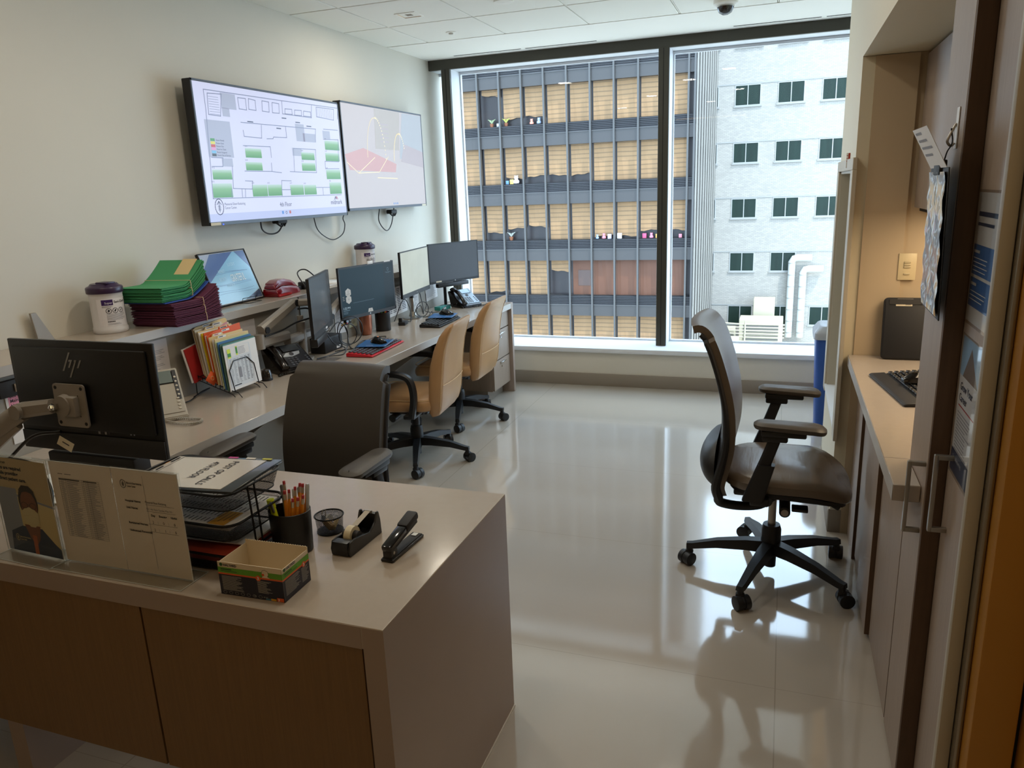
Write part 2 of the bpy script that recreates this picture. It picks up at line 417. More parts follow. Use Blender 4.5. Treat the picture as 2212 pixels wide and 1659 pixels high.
def pull(y, z0, z1, x, p):
    m = MB(); m.box((x-.036, y, (z0+z1)/2), (.010, .012, z1-z0), steel, .002)
    for z in (z0+.006, z1-.006): m.box((x-.018, y, z), (.036, .012, .012), steel, .002)
    return part(m, 'handle', p)
t = thing('tall_cabinet', 'narrow tall greige cabinet with a brown door edge at the counter end', 'cabinet')
m = MB(); m.bx(FX+.02, 3.93, 1.96, 2.195, 0, 2.085, woodg); part(m, 'body', t)
m = MB(); m.bx(FX, FX+.018, 1.955, 2.195, .012, 2.08, woodg, .001, 1); m.bx(FX+.001, FX+.042, 1.945, 1.955, .012, 2.08, woodd, .001, 1)
d = part(m, 'door', t); pull(1.972, .745, .935, FX, d)
t = thing('tall_cabinet', 'tall greige cabinet with laminated notices taped on its door', 'cabinet')
m = MB(); m.bx(3.302, 3.93, 1.08, 1.94, 0, 2.085, woodg); part(m, 'body', t)
m = MB(); m.bx(3.284, 3.302, 1.085, 1.94, .012, 2.08, woodg, .001, 1); d = part(m, 'door', t); pull(1.885, .79, .985, 3.284, d)
# light switch on the alcove end wall
t = thing('light_switch', 'cream wall switch plate with a stack of small buttons above the counter', 'light switch', (3.3805, 3.548, 1.247))
m = MB(rot=(R(90), 0, 0)); m.box((0, 0, .003), (.068, .112, .006), mat('switch_cream', '#cdbd98', .4), .002); part(m, 'plate', t)
for k in range(3): part(MB(rot=(R(90), 0, 0)).box((0, .019-.010*k, .008), (.026, .008, .005), mat('switch_button', '#bcae8c', .4), .0015), 'button', t)
part(MB(rot=(R(90), 0, 0)).box((0, -.030, .008), (.024, .007, .005), MATS['switch_button'], .0015), 'button', t)
# red tag sign sticking out of the partition
t = MB(); t.bx(3.144, 3.1515, 3.868, 3.874, 1.662, 1.728, mat('sign_red', '#b8301c', .5), .001, 1); t.bx(3.136, 3.144, 3.866, 3.874, 1.662, 1.728, pap)
t.frame((3.1365, 3.8655, 1.715), (1, 0, 0), (0, 0, 1)).lines(0, 0, .006, 3, .012, MATS['sign_red'], .003)
tag(t.build('wall_sign'), 'small red and white projecting sign above the framed opening', 'sign')
# ceiling fittings
t = thing('square_downlight', 'square recessed downlight in a ceiling tile near the left wall', 'ceiling light', (.628, 4.575, H), 0)
m = MB()
for a, b, c_, d_ in ((-.07, .07, .058, .07), (-.07, .07, -.07, -.058), (-.07, -.058, -.058, .058), (.058, .07, -.058, .058)): m.bx(a, b, c_, d_, -.004, .001, drywall)
part(m, 'trim', t)
m = MB(); m.sweep([[(-.058, -.058, -.002), (.058, -.058, -.002), (.058, .058, -.002), (-.058, .058, -.002)], [(-.02, -.02, .05), (.02, -.02, .05), (.02, .02, .05), (-.02, .02, .05)]], mat('downlight_cone', '#b98f5b', .3, .6), caps=False)
m.bx(-.02, .02, -.02, .02, -.001, .0, mat('downlight_lens', '#6a5638', .4)); part(m, 'reflector', t)
t = thing('smoke_detector', 'small white round detector on a ceiling tile left of centre', 'smoke detector', (.641, 5.18, H))
part(MB().lathe([(.035, 0), (.034, -.004), (.02, -.006)], drywall), 'base', t); part(MB().lathe([(.016, -.005), (.015, -.014), (.001, -.016)], mat('detector_grey', '#bfb9ad', .5)), 'sensor', t)
t = MB(loc=(1.269, 4.53, H)).lathe([(.06, 0), (.058, -.008), (.0, -.012)], drywall); tag(t.build('ceiling_speaker_cap'), 'round white ceiling cap cut by the top of the frame', 'ceiling fixture')
t = thing('dome_camera', 'white ceiling camera with a dark glass dome near the right window', 'security camera', (2.478, 5.2, H))
part(MB().lathe([(.075, 0), (.074, -.02), (.055, -.03)], drywall, n=32), 'housing', t)
part(MB().lathe([(.052, -.028), (.05, -.045), (.038, -.068), (.018, -.08), (0, -.083)], mat('smoked_dome', '#26221f', .08, spec=.8), n=32), 'dome', t)
part(MB().lathe([(.053, -.027), (.054, -.033), (.051, -.036)], steel, n=32), 'ring', t)

# ------------------------------------------------------------------ outdoors
def win_items():
    pass
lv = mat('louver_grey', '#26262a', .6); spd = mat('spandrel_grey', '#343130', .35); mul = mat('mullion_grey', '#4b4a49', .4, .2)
gdark = mat('dark_room_behind_glass', '#2e2a2b', .3, spec=.3); brick_refl = mat('rust_blind', '#66402c', .6, noise=.2, nscale=.8)
def blindmat():
    m = mat('tan_blind', '#9a7a58', .8, noise=.14, nscale=1.2); nt = m.node_tree; b = nt.nodes['Principled BSDF']
    src = b.inputs['Base Color'].links[0].from_socket
    tc = nt.nodes.new('ShaderNodeTexCoord'); wv = nt.nodes.new('ShaderNodeTexWave'); wv.bands_direction = 'Z'; wv.inputs['Scale'].default_value = 1.35; wv.inputs['Distortion'].default_value = 1.2; wv.inputs['Detail'].default_value = 1; wv.inputs['Detail Scale'].default_value = .4
    nt.links.new(tc.outputs['Object'], wv.inputs[0])
    r = nt.nodes.new('ShaderNodeMapRange'); r.inputs[1].default_value = .0; r.inputs[2].default_value = .22; r.inputs[3].default_value = .6; r.inputs[4].default_value = 0
    nt.links.new(wv.outputs[0], r.inputs[0])
    mx = nt.nodes.new('ShaderNodeMix'); mx.data_type = 'RGBA'; mx.inputs[7].default_value = lin('#524638')
    nt.links.new(r.outputs[0], mx.inputs[0]); nt.links.new(src, mx.inputs[6]); nt.links.new(mx.outputs[2], b.inputs['Base Color'])
    return m
blind = blindmat()
YT = 40.0; BW = 1.245; L0 = 4.98; FH = 3.04
xm = [-1.87-BW*k for k in range(13)]            # mullion lines, right to left
tower = thing('office_tower', 'dark glass office tower with tan blinds across the street', 'building', (-8, YT, -12))
def tpart(mb, name, label=None): 
    mb.v = [v-Vector((-8, YT, -12)) for v in mb.v]; return part(mb, name, tower, label, smooth=0)
m = MB(); m.bx(xm[-1], -1.5, YT+.5, YT+11.8, -12, 32, gdark); tpart(m, 'core')
for k in range(-8, 6):
    z = L0-FH*k; m = MB(); m.bx(xm[-1], -1.5, YT+.02, YT+.5, z-.62-.5, z-.5, spd)
    for q in range(6): m.bx(xm[-1], -1.5, YT-.02, YT+.2, z-.5+q*.083, z-.5+q*.083+.05, lv)
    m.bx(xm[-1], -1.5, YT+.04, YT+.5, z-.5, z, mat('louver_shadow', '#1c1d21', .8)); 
    m.bx(xm[-1], -1.5, YT-.03, YT+.2, z-.53, z-.5, mul)
    tpart(m, 'spandrel_band')
for x in xm+[-1.5-.06]:
    m = MB(); m.bx(x-.045, x+.045, YT-.14, YT+.1, -12, 32, mul); tpart(m, 'mullion')
m = MB()
for k in range(9):
    y = YT+.15+k*1.32; m.bx(-1.5, -1.45, y, y+.30, -12, 32, mat('white_fin', '#94918b', .5))
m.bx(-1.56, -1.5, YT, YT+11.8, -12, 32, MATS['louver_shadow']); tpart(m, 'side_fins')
cover = {}
for r in range(-1, 5):
    for b in range(12): cover[(r, b)] = 1.0
# bays counted from the left of the middle window: column index b=8 is the first bay right of the left mullion
cover.update({(0, 8): .16, (0, 7): .80, (0, 6): .78, (0, 10): .72, (1, 7): .84, (1, 6): .80, (1, 5): .80, (1, 4): .80, (1, 10): .5, (1, 11): .6,
              (2, 8): .78, (2, 7): .66, (2, 6): .62, (2, 10): .7, (2, 3): .92, (2, 2): .93, (2, 1): .78, (2, 0): .78, (3, 8): .93, (3, 5): .32, (3, 4): .0})
for (r, b), cv in sorted(cover.items()):
    if cv < .02: continue
    xr_ = xm[b]; xl = xr_-BW
    if b > 11: continue
    zt = L0-FH*r+1.92; h = 1.92*cv; sag = (.05 if cv < 1 else .0)*(1 if (r+b) % 2 else -1)
    m = MB(); n = 6; vs = []; fs = []
    mt = brick_refl if (r == 3 and b <= 4) else blind  # right-hand bays of this row hold a painted brick reflection instead of blinds
    for i in range(n+1):
        x = xl+.07+(BW-.14)*i/n; zb = zt-h+sag*(i/n-.5)*2+(.03*math.sin(i*1.7+r+b) if cv < 1 else 0)
        vs += [(x, YT+.10+.015*math.sin(i*2.3+b), zt), (x, YT+.10+.02*math.sin(i*1.9+r), zb)]
    fs = [[2*i, 2*i+2, 2*i+3, 2*i+1] for i in range(n)]
    m.add(vs, fs, mt); m.v = [v+Vector((0, .30, 0)) for v in m.v]; tpart(m, 'window_blind')
for (r, b) in ((3, 0), (3, 1), (3, 2), (3, 3), (3, 4)):
    pass
m = MB(); m.bx(xm[5]+.05, xm[0], YT+.46, YT+.49, L0-FH*3, L0-FH*3+1.92, brick_refl)  # reflection of a brick building, painted as flat red-brown panels with darker windows
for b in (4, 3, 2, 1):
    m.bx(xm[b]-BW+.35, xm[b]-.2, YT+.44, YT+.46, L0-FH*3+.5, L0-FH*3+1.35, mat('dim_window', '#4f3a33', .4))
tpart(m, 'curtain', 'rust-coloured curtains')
# little things on the tower's window ledges
def ledge(kind, b, r, fx, size, col, label, cat):
    x = xm[b]-BW+.1+fx*(BW-.2); z = L0-FH*r+.0
    c_ = mat('item_'+col[1:], col, .6)
    m = MB(loc=(x, YT+.20, z+.002))
    if kind == 'box': m.box((0, 0, size/2), (size*.8, .1, size*.98), c_, .01); nm = 'storage_box'
    elif kind == 'toy':
        m.lathe([(0.001, 0), (size*.35, size*.1), (size*.38, size*.35), (size*.2, size*.55), (size*.27, size*.72), (size*.18, size*.93), (0.001, size)], c_, n=12); nm = 'stuffed_toy'
        for s_ in (-1, 1): m.lathe([(.001, 0), (size*.1, size*.06), (.001, size*.14)], c_, (s_*size*.18, 0, size*.88), n=8)
    else:
        m.lathe([(size*.18, 0), (size*.26, size*.4), (size*.2, size*.4)], mat('pot_brown', '#7a4b32', .7), n=12); nm = 'potted_plant'
        for k in range(7): m.tube([(0, 0, size*.4), (math.cos(k)*size*.3, 0, size*.8), (math.cos(k)*size*.5, 0, size*(.9-.1*(k % 3)))], [.02, .03, .01], c_, 5)
    tag(m.build(nm), label, cat)
ledge('toy', 6, 0, .75, .34, '#8fa0bb', 'pale blue stuffed toy on the upper tower ledge', 'toy')
ledge('toy', 6, 0, .35, .30, '#d48a78', 'pink stuffed toy beside the blue one on the upper tower ledge', 'toy')
ledge('plant', 7, 0, .15, .45, '#9aa04a', 'yellow-green plant on the upper tower ledge', 'plant')
ledge('plant', 8, 0, .55, .45, '#7e8c6a', 'grey-green plant in the uncovered tower window', 'plant')
ledge('box', 8, 0, .9, .18, '#b5bcc0', 'pale box on the ledge of the uncovered tower window', 'box')
ledge('box', 10, 0, .8, .34, '#b6452c', 'red box on the tower ledge behind the narrow left pane', 'box')
ledge('box', 10, 0, .35, .38, '#3950a8', 'blue box on the tower ledge behind the narrow left pane', 'box')
ledge('toy', 7, 1, .6, .46, '#d9d3d6', 'white figurine on the second tower ledge', 'figurine')
ledge('box', 7, 1, .35, .26, '#c7ab5c', 'yellow box beside the white figurine on the second tower ledge', 'box')
ledge('box', 7, 1, .1, .2, '#5f86a8', 'blue box left of the white figurine on the second tower ledge', 'box')
ledge('plant', 7, 2, .2, .5, '#8a8f88', 'grey plant on the third tower ledge', 'plant')
for i, (b, fx, sz, co, w) in enumerate(((3, .15, .24, '#8fa3c4', 'blue'), (3, .5, .30, '#c97a86', 'pink'), (3, .8, .26, '#b9b0c4', 'lilac'), (2, .12, .30, '#d6d6d4', 'white'), (1, .2, .26, '#b04a6e', 'magenta'), (1, .55, .28, '#d77c9c', 'bright pink'), (1, .85, .22, '#d59a4a', 'orange'), (0, .25, .32, '#aeb6c6', 'pale blue'), (0, .8, .2, '#c77a86', 'small pink'))):
    ledge('toy' if i in (0, 1, 5) else 'box', b, 2, fx, sz, co, w+' trinket in the row along the third tower ledge', 'trinket')
# white brick building
YB = 52.0
brk = brickmat('white_brick', '#aca8a1', '#9f9c96', '#83807b', 4.2, 1.0, .33)
wb_ = thing('brick_building', 'sunlit white brick building with paired dark green windows', 'building', (4, YB, -9))
def bpart(mb, name, par=None, label=None):
    mb.v = [v-Vector((4, YB, -9)) for v in mb.v]; return part(mb, name, par or wb_, label, smooth=0)
bpart(MB().bx(-8, 26, YB, YB+10, -9.5, 20.5, brk), 'wall')
wf = mat('window_frame_white', '#a3a5a4', .5); wg = mat('green_window_glass', '#1d3029', .3, noise=.35, nscale=.9, stretch=(4, 1, .5), spec=.2); cop = mat('brick_coping', '#9a9b99', .8)
for k, zt in enumerate((17.76, 14.3, 10.86, 7.40, 3.94, .49, -2.96, -6.48)):
    bpart(MB().bx(-8, 20, YB-.03, YB+.02, zt+.07, zt+.13, cop), 'brick_ledge')
    for c_ in range(-1, 8):
        if (zt < -5 and c_ not in (0, 1, 2, 3)) or (c_ == 2 and -3.5 < zt < -2.5): continue
        x = -.39+2.55*c_; wz = 1.15
        m = MB(); m.bx(x-.05, x+1.51, YB-.03, YB+.05, zt-wz-.05, zt-wz, wf); m.bx(x-.05, x+1.51, YB-.03, YB+.05, zt, zt+.05, wf)
        for q in (x-.05, x+.705, x+1.46): m.bx(q, q+.05, YB-.03, YB+.05, zt-wz, zt, wf)
        m.bx(x-.12, x+1.58, YB-.09, YB, zt-wz-.13, zt-wz-.05, cop)
        w = bpart(m, 'window'); bpart(MB().bx(x, x+1.46, YB-.005, YB+.01, zt-wz, zt, wg), 'pane', w)
# exhaust ducts on the brick wall
for i, (x, zt) in enumerate(((3.45, -3.3), (4.15, -4.0))):
    dm = mat('duct_white', '#c8cccb', .45)
    m = MB(); m.tube([(x, YB-.45, -8.4), (x, YB-.45, zt-.2), (x+.12, YB-.45, zt), (x+.35, YB-.45, zt+.05), (x+1.2, YB-.45, zt+.05)], .22, dm, 14)
    for z in [-8.1+.75*k for k in range(int((zt+8)/.75)+1)]: m.cyl((x, YB-.45, z), .24, .05, cop, 14)
    tag(m.build('exhaust_duct'), ['taller white exhaust duct bent at the top on the white brick wall', 'shorter white exhaust duct bent at the top on the white brick wall'][i], 'duct', 'rooftop exhaust ducts')
m = MB(); m.bx(-1.2, 22, 36, YB-.1, -9.3, -8.9, mat('roof_gravel', '#cfcabb', .9, noise=.25, nscale=1.5)); 
m.bx(-1.2, 22, 36, 36.3, -8.9, -8.6, cop)
tag(m.build('flat_roof'), 'sunlit pale flat roof in front of the white brick building', 'roof')
hm = mat('hvac_beige', '#b9b29c', .6)
def hvac(x, y, w, h, d, label, grille=True):
    t = thing('rooftop_air_unit', label, 'air conditioner', (x, y, -8.9), 0, 'rooftop air units')
    part(MB().box((0, 0, h/2+.15), (w, d, h), hm, .03), 'casing', t, smooth=0)
    m = MB(); 
    for s_ in (-1, 1): m.box((s_*w*.38, 0, .08), (.12, d*.9, .16), lv)
    part(m, 'skid', t, smooth=0)
    if grille:
        m = MB(); m.box((0, -d/2-.01, h/2+.15), (w*.8, .03, h*.72), mat('coil_grey', '#6b6a66', .6))
        for k in range(9): m.box((0, -d/2-.04, .15+h*.17+k*h*.083), (w*.8, .03, .02), hm)
        part(m, 'grille', t, smooth=0)
hvac(2.35-.55, 49.2, 2.6, 2.0, 1.6, 'largest rooftop air unit, with a dark coil grille, raised on the pale roof')
hvac(1.9, 50.9, 1.3, 3.0, 1.0, 'slim tall air unit standing behind the largest one', False)
hvac(-.05, 48.4, .7, 1.5, .9, 'narrow vented air unit left of the largest one')
hvac(.25, 46.6, .7, 1.2, .9, 'low vented air unit nearest on the pale roof')
m = MB()
for k in range(5): m.tube([(-2.4, 47.6, -7.6+k*.22), (.0+.15*k, 47.6, -7.7+k*.2), (3.2, 47.8, -7.75+.2*k)], .04, hm, 6)
for x in (-1.8, -.6, .9): m.tube([(x, 47.6, -8.9), (x, 47.6, -6.7)], .05, hm, 6)
tag(m.build('roof_pipe_rack'), 'rack of thin pipes running past the rooftop air units', 'pipes')
m = MB(); m.bx(-40, 60, 7, 90, -13, -12.5, mat('street_pale', '#b5b1a8', .9)); m = m.build('ground'); struct(m)

# ------------------------------------------------------------------ desks
DX = .830; DZ = .74
t = MB(); t.bx(.262, DX, 1.9543, 5.66, .695, DZ, topm, .002, 1); t.bx(DX-.0005, DX+.0005, 1.9543, 5.66, .6965, .7385, edgem)
tag(t.build('wall_desk'), 'long cream laminate worktop running along the left wall to the window', 'desk')
t = thing('under_desk_support', 'grey modesty panel and brackets under the long wall desk', 'desk support')
m = MB(); m.bx(.262, .28, 1.96, 5.0, .30, .694, wallg); part(m, 'modesty_panel', t)
for y in (2.75, 3.35, 4.42):
    m = MB(); m.prism([(0, 0), (.42, 0), (.42, -.04), (.05, -.30), (0, -.30)], .02, wallg, .001, 1); m.v = [Vector((v.x+.281, y+v.z, v.y+.694)) for v in m.v]; part(m, 'bracket', t)
# raised ledge wall behind the desk
t = thing('ledge', 'raised grey ledge with upright panel behind the long desk', 'shelf')
part(MB().bx(0.001, .26, .2, 5.66, 0, 1.05, wallg), 'upright_panel', t)
part(MB().bx(.001, .30, .2, 5.66, 1.05, 1.09, topm, .002, 1).bx(.2995, .3006, .2, 5.66, 1.0515, 1.0885, edgem), 'ledge_top', t)
t = MB(); t.frame((0.02, 2.18, 1.0905), (0, 1, 0), (0, 0, 1)).prism([(0, 0), (.075, 0), (.012, .125), (-.012, .125)], .012, armg, .001, 1)
tag(t.build('metal_bracket'), 'grey metal wedge standing on the ledge above the near monitor', 'bracket')
# drawer unit under the window end
t = thing('drawer_unit', 'greige two-drawer cabinet under the window end of the desk', 'cabinet')
part(MB().bx(.30, .785, 5.29, 5.66, .09, .694, woodg), 'body', t); part(MB().bx(.34, .735, 5.31, 5.64, 0, .09, basem), 'plinth', t)
for z0, z1 in ((.095, .325), (.33, .56), (.565, .692)):
    d = part(MB().bx(.785, .803, 5.292, 5.655, z0, z1-.003, woodg, .001, 1), 'drawer', t)
    if z1 < .6:
        m = MB(); m.bx(.803, .822, 5.43, 5.53, z1-.028, z1-.022, chrome, .001, 1); m.bx(.803, .806, 5.43, 5.53, z1-.040, z1-.022, chrome); part(m, 'pull', d)
        part(MB().cyl((.803, 5.47, z1-.062), .008, .004, chrome, 14, 'x'), 'lock', d)
tag(MB().bx(.262, .832, 5.662, 5.70, 0, .742, taupe, .001, 1).build('end_panel'), 'upright laminate end panel closing the desk by the window', 'panel')
# peninsula counter
PX, P0, P1 = 2.1326, 1.2055, 1.9543
t = thing('peninsula_counter', 'front counter with waterfall end and wood front panels', 'counter')
m = MB(); m.bx(.262, PX, P0, P1, .685, DZ, topm, .0015, 1); m.bx(.262, PX-.054, P0-.0006, P0+.001, .6855, .7385, taupe); part(m, 'counter_slab', t)
m = MB(); m.bx(PX-.052, PX, P0, P1, 0, .685, taupe, .001, 1); m.bx(PX-.001, PX+.0006, P0+.001, P1-.001, .0, .7385, taupe)
m.bx(PX-.051, PX+.001, P0-.0006, P0+.001, .0, .7375, taupe); part(m, 'waterfall_end', t)
m = MB(); m.bx(PX, PX+.004, P0+.005, P1, 0, .006, mat('caulk', '#c9c3b8', .5)); part(m, 'floor_caulk', t); m = MB(); m.tube([(PX-.001, P0, DZ-.0005), (PX-.001, P1, DZ-.0005)], .0011, MATS['caulk'], 6); part(m, 'edge_seam', t)
for a, b in ((.262, .752), (.758, 1.4545), (1.4605, 2.074)): part(MB().bx(a, b, P0+.006, P0+.026, .225, .682, wood, .0008, 1), 'front_panel', t)
part(MB().bx(.262, 2.078, P0+.03, P0+.035, .225, .684, dark), 'backing', t)
part(MB().bx(.9-.06, .9, P0+.03, P1-.05, 0, .684, taupe), 'support_gable', t)

# ------------------------------------------------------------------ chairs (local: forward +x, left +y, origin on the floor under the hub)
def caster(a, r, m1, m2, hz=.088):
    m = MB(); x, y = r*math.cos(a), r*math.sin(a); ca = a+.9
    d = Vector((math.cos(ca), math.sin(ca), 0)); n_ = Vector((-d.y, d.x, 0)); c = Vector((x, y, .0291))+d*.014
    for s_ in (-1, 1):
        p = c+n_*s_*.017; m.tube([p-n_*.0125, p-n_*.011, p+n_*.011, p+n_*.0125], [.024, .029, .029, .024], m1, 20)
    m.tube([c+n_*.004, c-n_*.004], .027, m2, 16)
    m.box((x, y, .055), (.034, .030, .022), m2, .008); m.tube([(x, y, .045), (x, y, hz)], .009, m2, 10)
    return m
def starbase(t, r0, hubz, m1, rot=0, r=.335, z0=.118, z1=.088):
    m = MB(); m.lathe([(.036, hubz-.10), (.040, hubz-.095), (.040, hubz-.02), (.034, hubz)], m1, n=24); part(m, 'hub', t)
    for k in range(5):
        a = rot+2*PI*k/5; m = MB(); d = Vector((math.cos(a), math.sin(a), 0)); n_ = Vector((-d.y, d.x, 0)); secs = []
        for f_, w, h, z in ((.02, .030, .052, z0+.010), (.10, .027, .046, z0+.008), (.22, .021, .036, z0-.006), (r-.012, .017, .026, z1), (r+.012, .015, .022, z1-.001)):
            c = d*f_; secs.append([c+n_*w+Vector((0, 0, z-h*.5)), c+n_*w*.75+Vector((0, 0, z+h*.45)), c-n_*w*.75+Vector((0, 0, z+h*.45)), c-n_*w+Vector((0, 0, z-h*.5))])
        m.sweep(secs, m1); m.tube([d*r+Vector((0, 0, .06)), d*r+Vector((0, 0, z1))], .014, m1, 10)
        l = part(m, 'base_leg', t); part(caster(a, r, nylon, blkm), 'caster', l)
def cushion(w, d, h, m, n=14, crown=.018, droop=.05, r=.10, z=.0):
    # rounded seat pad, front edge (x+) rolling down
    mb = MB(); rings = []
    for (ins, zz) in ((.030, -h*.5), (.008, -h*.35), (.0, -h*.1), (.0, h*.18), (.010, h*.38), (.032, h*.5), (.09, h*.5+crown*.6), (.16, h*.5+crown)):
        rg = rring(d-2*ins, w-2*ins, max(.02, r-ins), 0, 6); out = []
        for x, y, _ in rg:
            f_ = max(0, (x-(d/2-.17))/.17); out.append((x, y, z+zz-droop*f_*f_))
        rings.append(out)
    return mb.sweep(rings, m)
def armpad(cx, cy, z, L, w, m, m2, t, tilt=0, name='armrest_pad'):
    mb = MB(); rings = []
    for ins, zz in ((.020, -.018), (.004, -.012), (0, -.004), (.0, .004), (.008, .011), (.022, .014)):
        rg = rring(L-2*ins, w-2*ins, w*.42-ins*.6, 0, 6)
        rings.append([(cx+x, cy+y*(1+.18*x/L), z+zz-.012*(max(0, x/L)**2)*4) for x, y, _ in rg])
    mb.sweep(rings, m); o = part(mb, name, t)
    mb = MB().box((cx-.02, cy, z-.028), (L*.62, w*.7, .022), m2, .006); mb.box((cx-.05, cy, z-.048), (L*.36, w*.5, .03), m2, .008); part(mb, 'pad_bracket', o)
def think_chair(name, label, loc, rz, leather, leatherb, lift=0, rot=0, group=None, ay=.265, al=0, bl=0):
    t = thing(name, label, 'office chair', loc, rz, group)
    starbase(t, 0, .225, nylon, rot)
    part(MB().tube([(0, 0, .20), (0, 0, .37+lift)], .016, steel, 16).tube([(0, 0, .035), (0, 0, .12)], [.024, .026], nylon, 16), 'gas_lift', t)
    L = lift; Lb = lift+bl
    m = MB(); m.box((.03, 0, .395+L), (.26, .17, .06), armg, .012); m.box((.02, 0, .425+L), (.34, .36, .025), nylon, .008); m.tube([(0, -.03, .385+L), (0, -.03, .385+L)], .01, nylon) if False else None
    m.cyl((.045, -.20, .368+L), .021, .12, nylon, 18, 'y'); m.cyl((-.025, -.145, .385+L), .024, .03, nylon, 18, 'y'); m.cyl((-.025, -.150, .385+L), .009, .01, chrome, 12, 'y'); m.cyl((.045, -.206, .368+L), .014, .01, armg, 12, 'y')
    m.box((.10, -.17, .378+L), (.06, .05, .014), nylon, .004); m.box((.22, -.15, .405+L), (.05, .05, .02), nylon, .005, rot=(0, .5, 0)); part(m, 'mechanism', t)
    c = cushion(.50, .49, .062, browns if leather is brownl else leather, droop=.062, r=.16, crown=.016, z=.478+L); c.v = [v+Vector((.045, 0, 0)) for v in c.v]; part(c, 'seat', t)
    u = MB(); 
    rg = [rring(.44-2*i, .44-2*i, .13, zz, 6, .05, 0) for i, zz in ((0, .430), (0, .446))]
    u.sweep([[(x, y, z+L-.045*max(0, (x-.10)/.17)**2) for x, y, z in r_] for r_ in rg], blkm); part(u, 'seat_shell', t)
    # back: curved sheet, centre line from z .42 to 1.08
    prof = [(-.225, .40), (-.232, .46), (-.215, .54), (-.200, .62), (-.198, .70), (-.205, .78), (-.222, .86), (-.245, .94), (-.270, 1.01), (-.292, 1.052), (-.315, 1.072), (-.335, 1.068)]
    P = bez([(a, b, 0) for a, b in prof], 4)
    def width(z): return .225+.012*math.sin((z-.4)/.68*PI) - (.05*((.50-z)/.10)**2 if z < .50 else 0) - (.018 if z > 1.04 else 0)
    def sheet(off, wm, n=12, cup=.028, sc=1):
        rows = []
        for i, p in enumerate(P):
            a = P[max(0, i-1)]; b = P[min(len(P)-1, i+1)]; tx, tz = (b.x-a.x), (b.y-a.y); l = math.hypot(tx, tz) or 1; nx, nz = tz/l, -tx/l
            w = width(min(p.y, 1.078))*sc; row = []
            for k in range(n+1):
                s_ = -1+2*k/n; row.append((p.x+nx*off+cup*(s_*s_)*.8, s_*w, p.y+nz*off+Lb))
            rows.append(row)
        return rows
    def slab(o1, o2, mt, sc=1, i0=0, i1=None):
        A = sheet(o1, 0, sc=sc)[i0:i1]; B = sheet(o2, 0, sc=sc*.985)[i0:i1]
        secs = [a+b[::-1] for a, b in zip(A, B)]
        return MB().sweep(secs, mt)
    b0 = part(slab(.000, .028, leather), 'backrest', t)
    m = MB()
    for s_ in (-1, 1):
        A = sheet(-.006, 0); pts = [Vector(r_[0 if s_ < 0 else -1]) for r_ in A][:-5]
        m.tube(pts, [.010+.010*max(0, 1-i/22) for i in range(len(pts))], blkm, 8)
        q = Vector(pts[0]); m.tube(bez([q, (-.20, s_*.15, .365+L), (-.13, s_*.11, .340+L), (-.05, s_*.09, .345+L), (0, s_*.085, .385+L)], 6), [.021]*25 if False else .019, nylon, 10)
    part(m, 'back_frame', b0)
    part(slab(-.016, -.004, blks, .96, 0, 34), 'back_shell', b0)
    m = MB(); secs = []
    for q in range(13):
        s_ = q/12; bul = math.sin(PI*s_)**.6; secs.append([(-.222-.016*s_*0-.075*bul*math.cos(a)**.7 if a < PI/2 and a > -PI/2 else -.215, (.10+.10*bul)*math.sin(a), .415+Lb+.205*s_) for a in [R(-89+178*k/16) for k in range(17)]])
    m.sweep(secs, blks); part(m, 'lumbar_pad', b0)
    for s_ in (-1, 1):
        m = MB(); y = s_*ay
        def ob(x0, z0, x1, z1, w0, w1, th, mt):
            m.sweep([rring(w0, th, .008, 0, 3), rring(w1, th, .008, 0, 3)], mt); n = len(rring(1, 1, .1, 0, 3))
            k0 = len(m.v)-2*n
            for i in range(n): v = m.v[k0+i]; m.v[k0+i] = Vector((x0+v.x, y+v.y, z0))
            for i in range(n, 2*n): v = m.v[k0+i]; m.v[k0+i] = Vector((x1+v.x, y+v.y, z1))
        ob(-.075, .435+L, -.030, .585+L, .078, .062, .040, nylon); ob(-.042, .57+L, .0, .70+L+al, .048, .044, .026, blkm)
        m.box((-.05, y-s_*(ay-.185), .425+L), (.07, (ay-.185)*2+.01, .03), nylon, .008)
        a = part(m, 'armrest_post', t)
        armpad(.045, y, .742+L+al, .255, .092, leatherb, nylon, t)
    return t
starrot = PI/5
think_chair('task_chair', 'brown leather task chair facing the right-hand counter', (2.895, 3.075, 0), R(0), brownl, charcoal, 0, R(180))
think_chair('task_chair', 'charcoal leather task chair facing the camera behind the front counter', (1.218, 2.235, 0), R(-94), charcoal, charcoal, -.060, R(20), ay=.318, al=.030, bl=-.065)

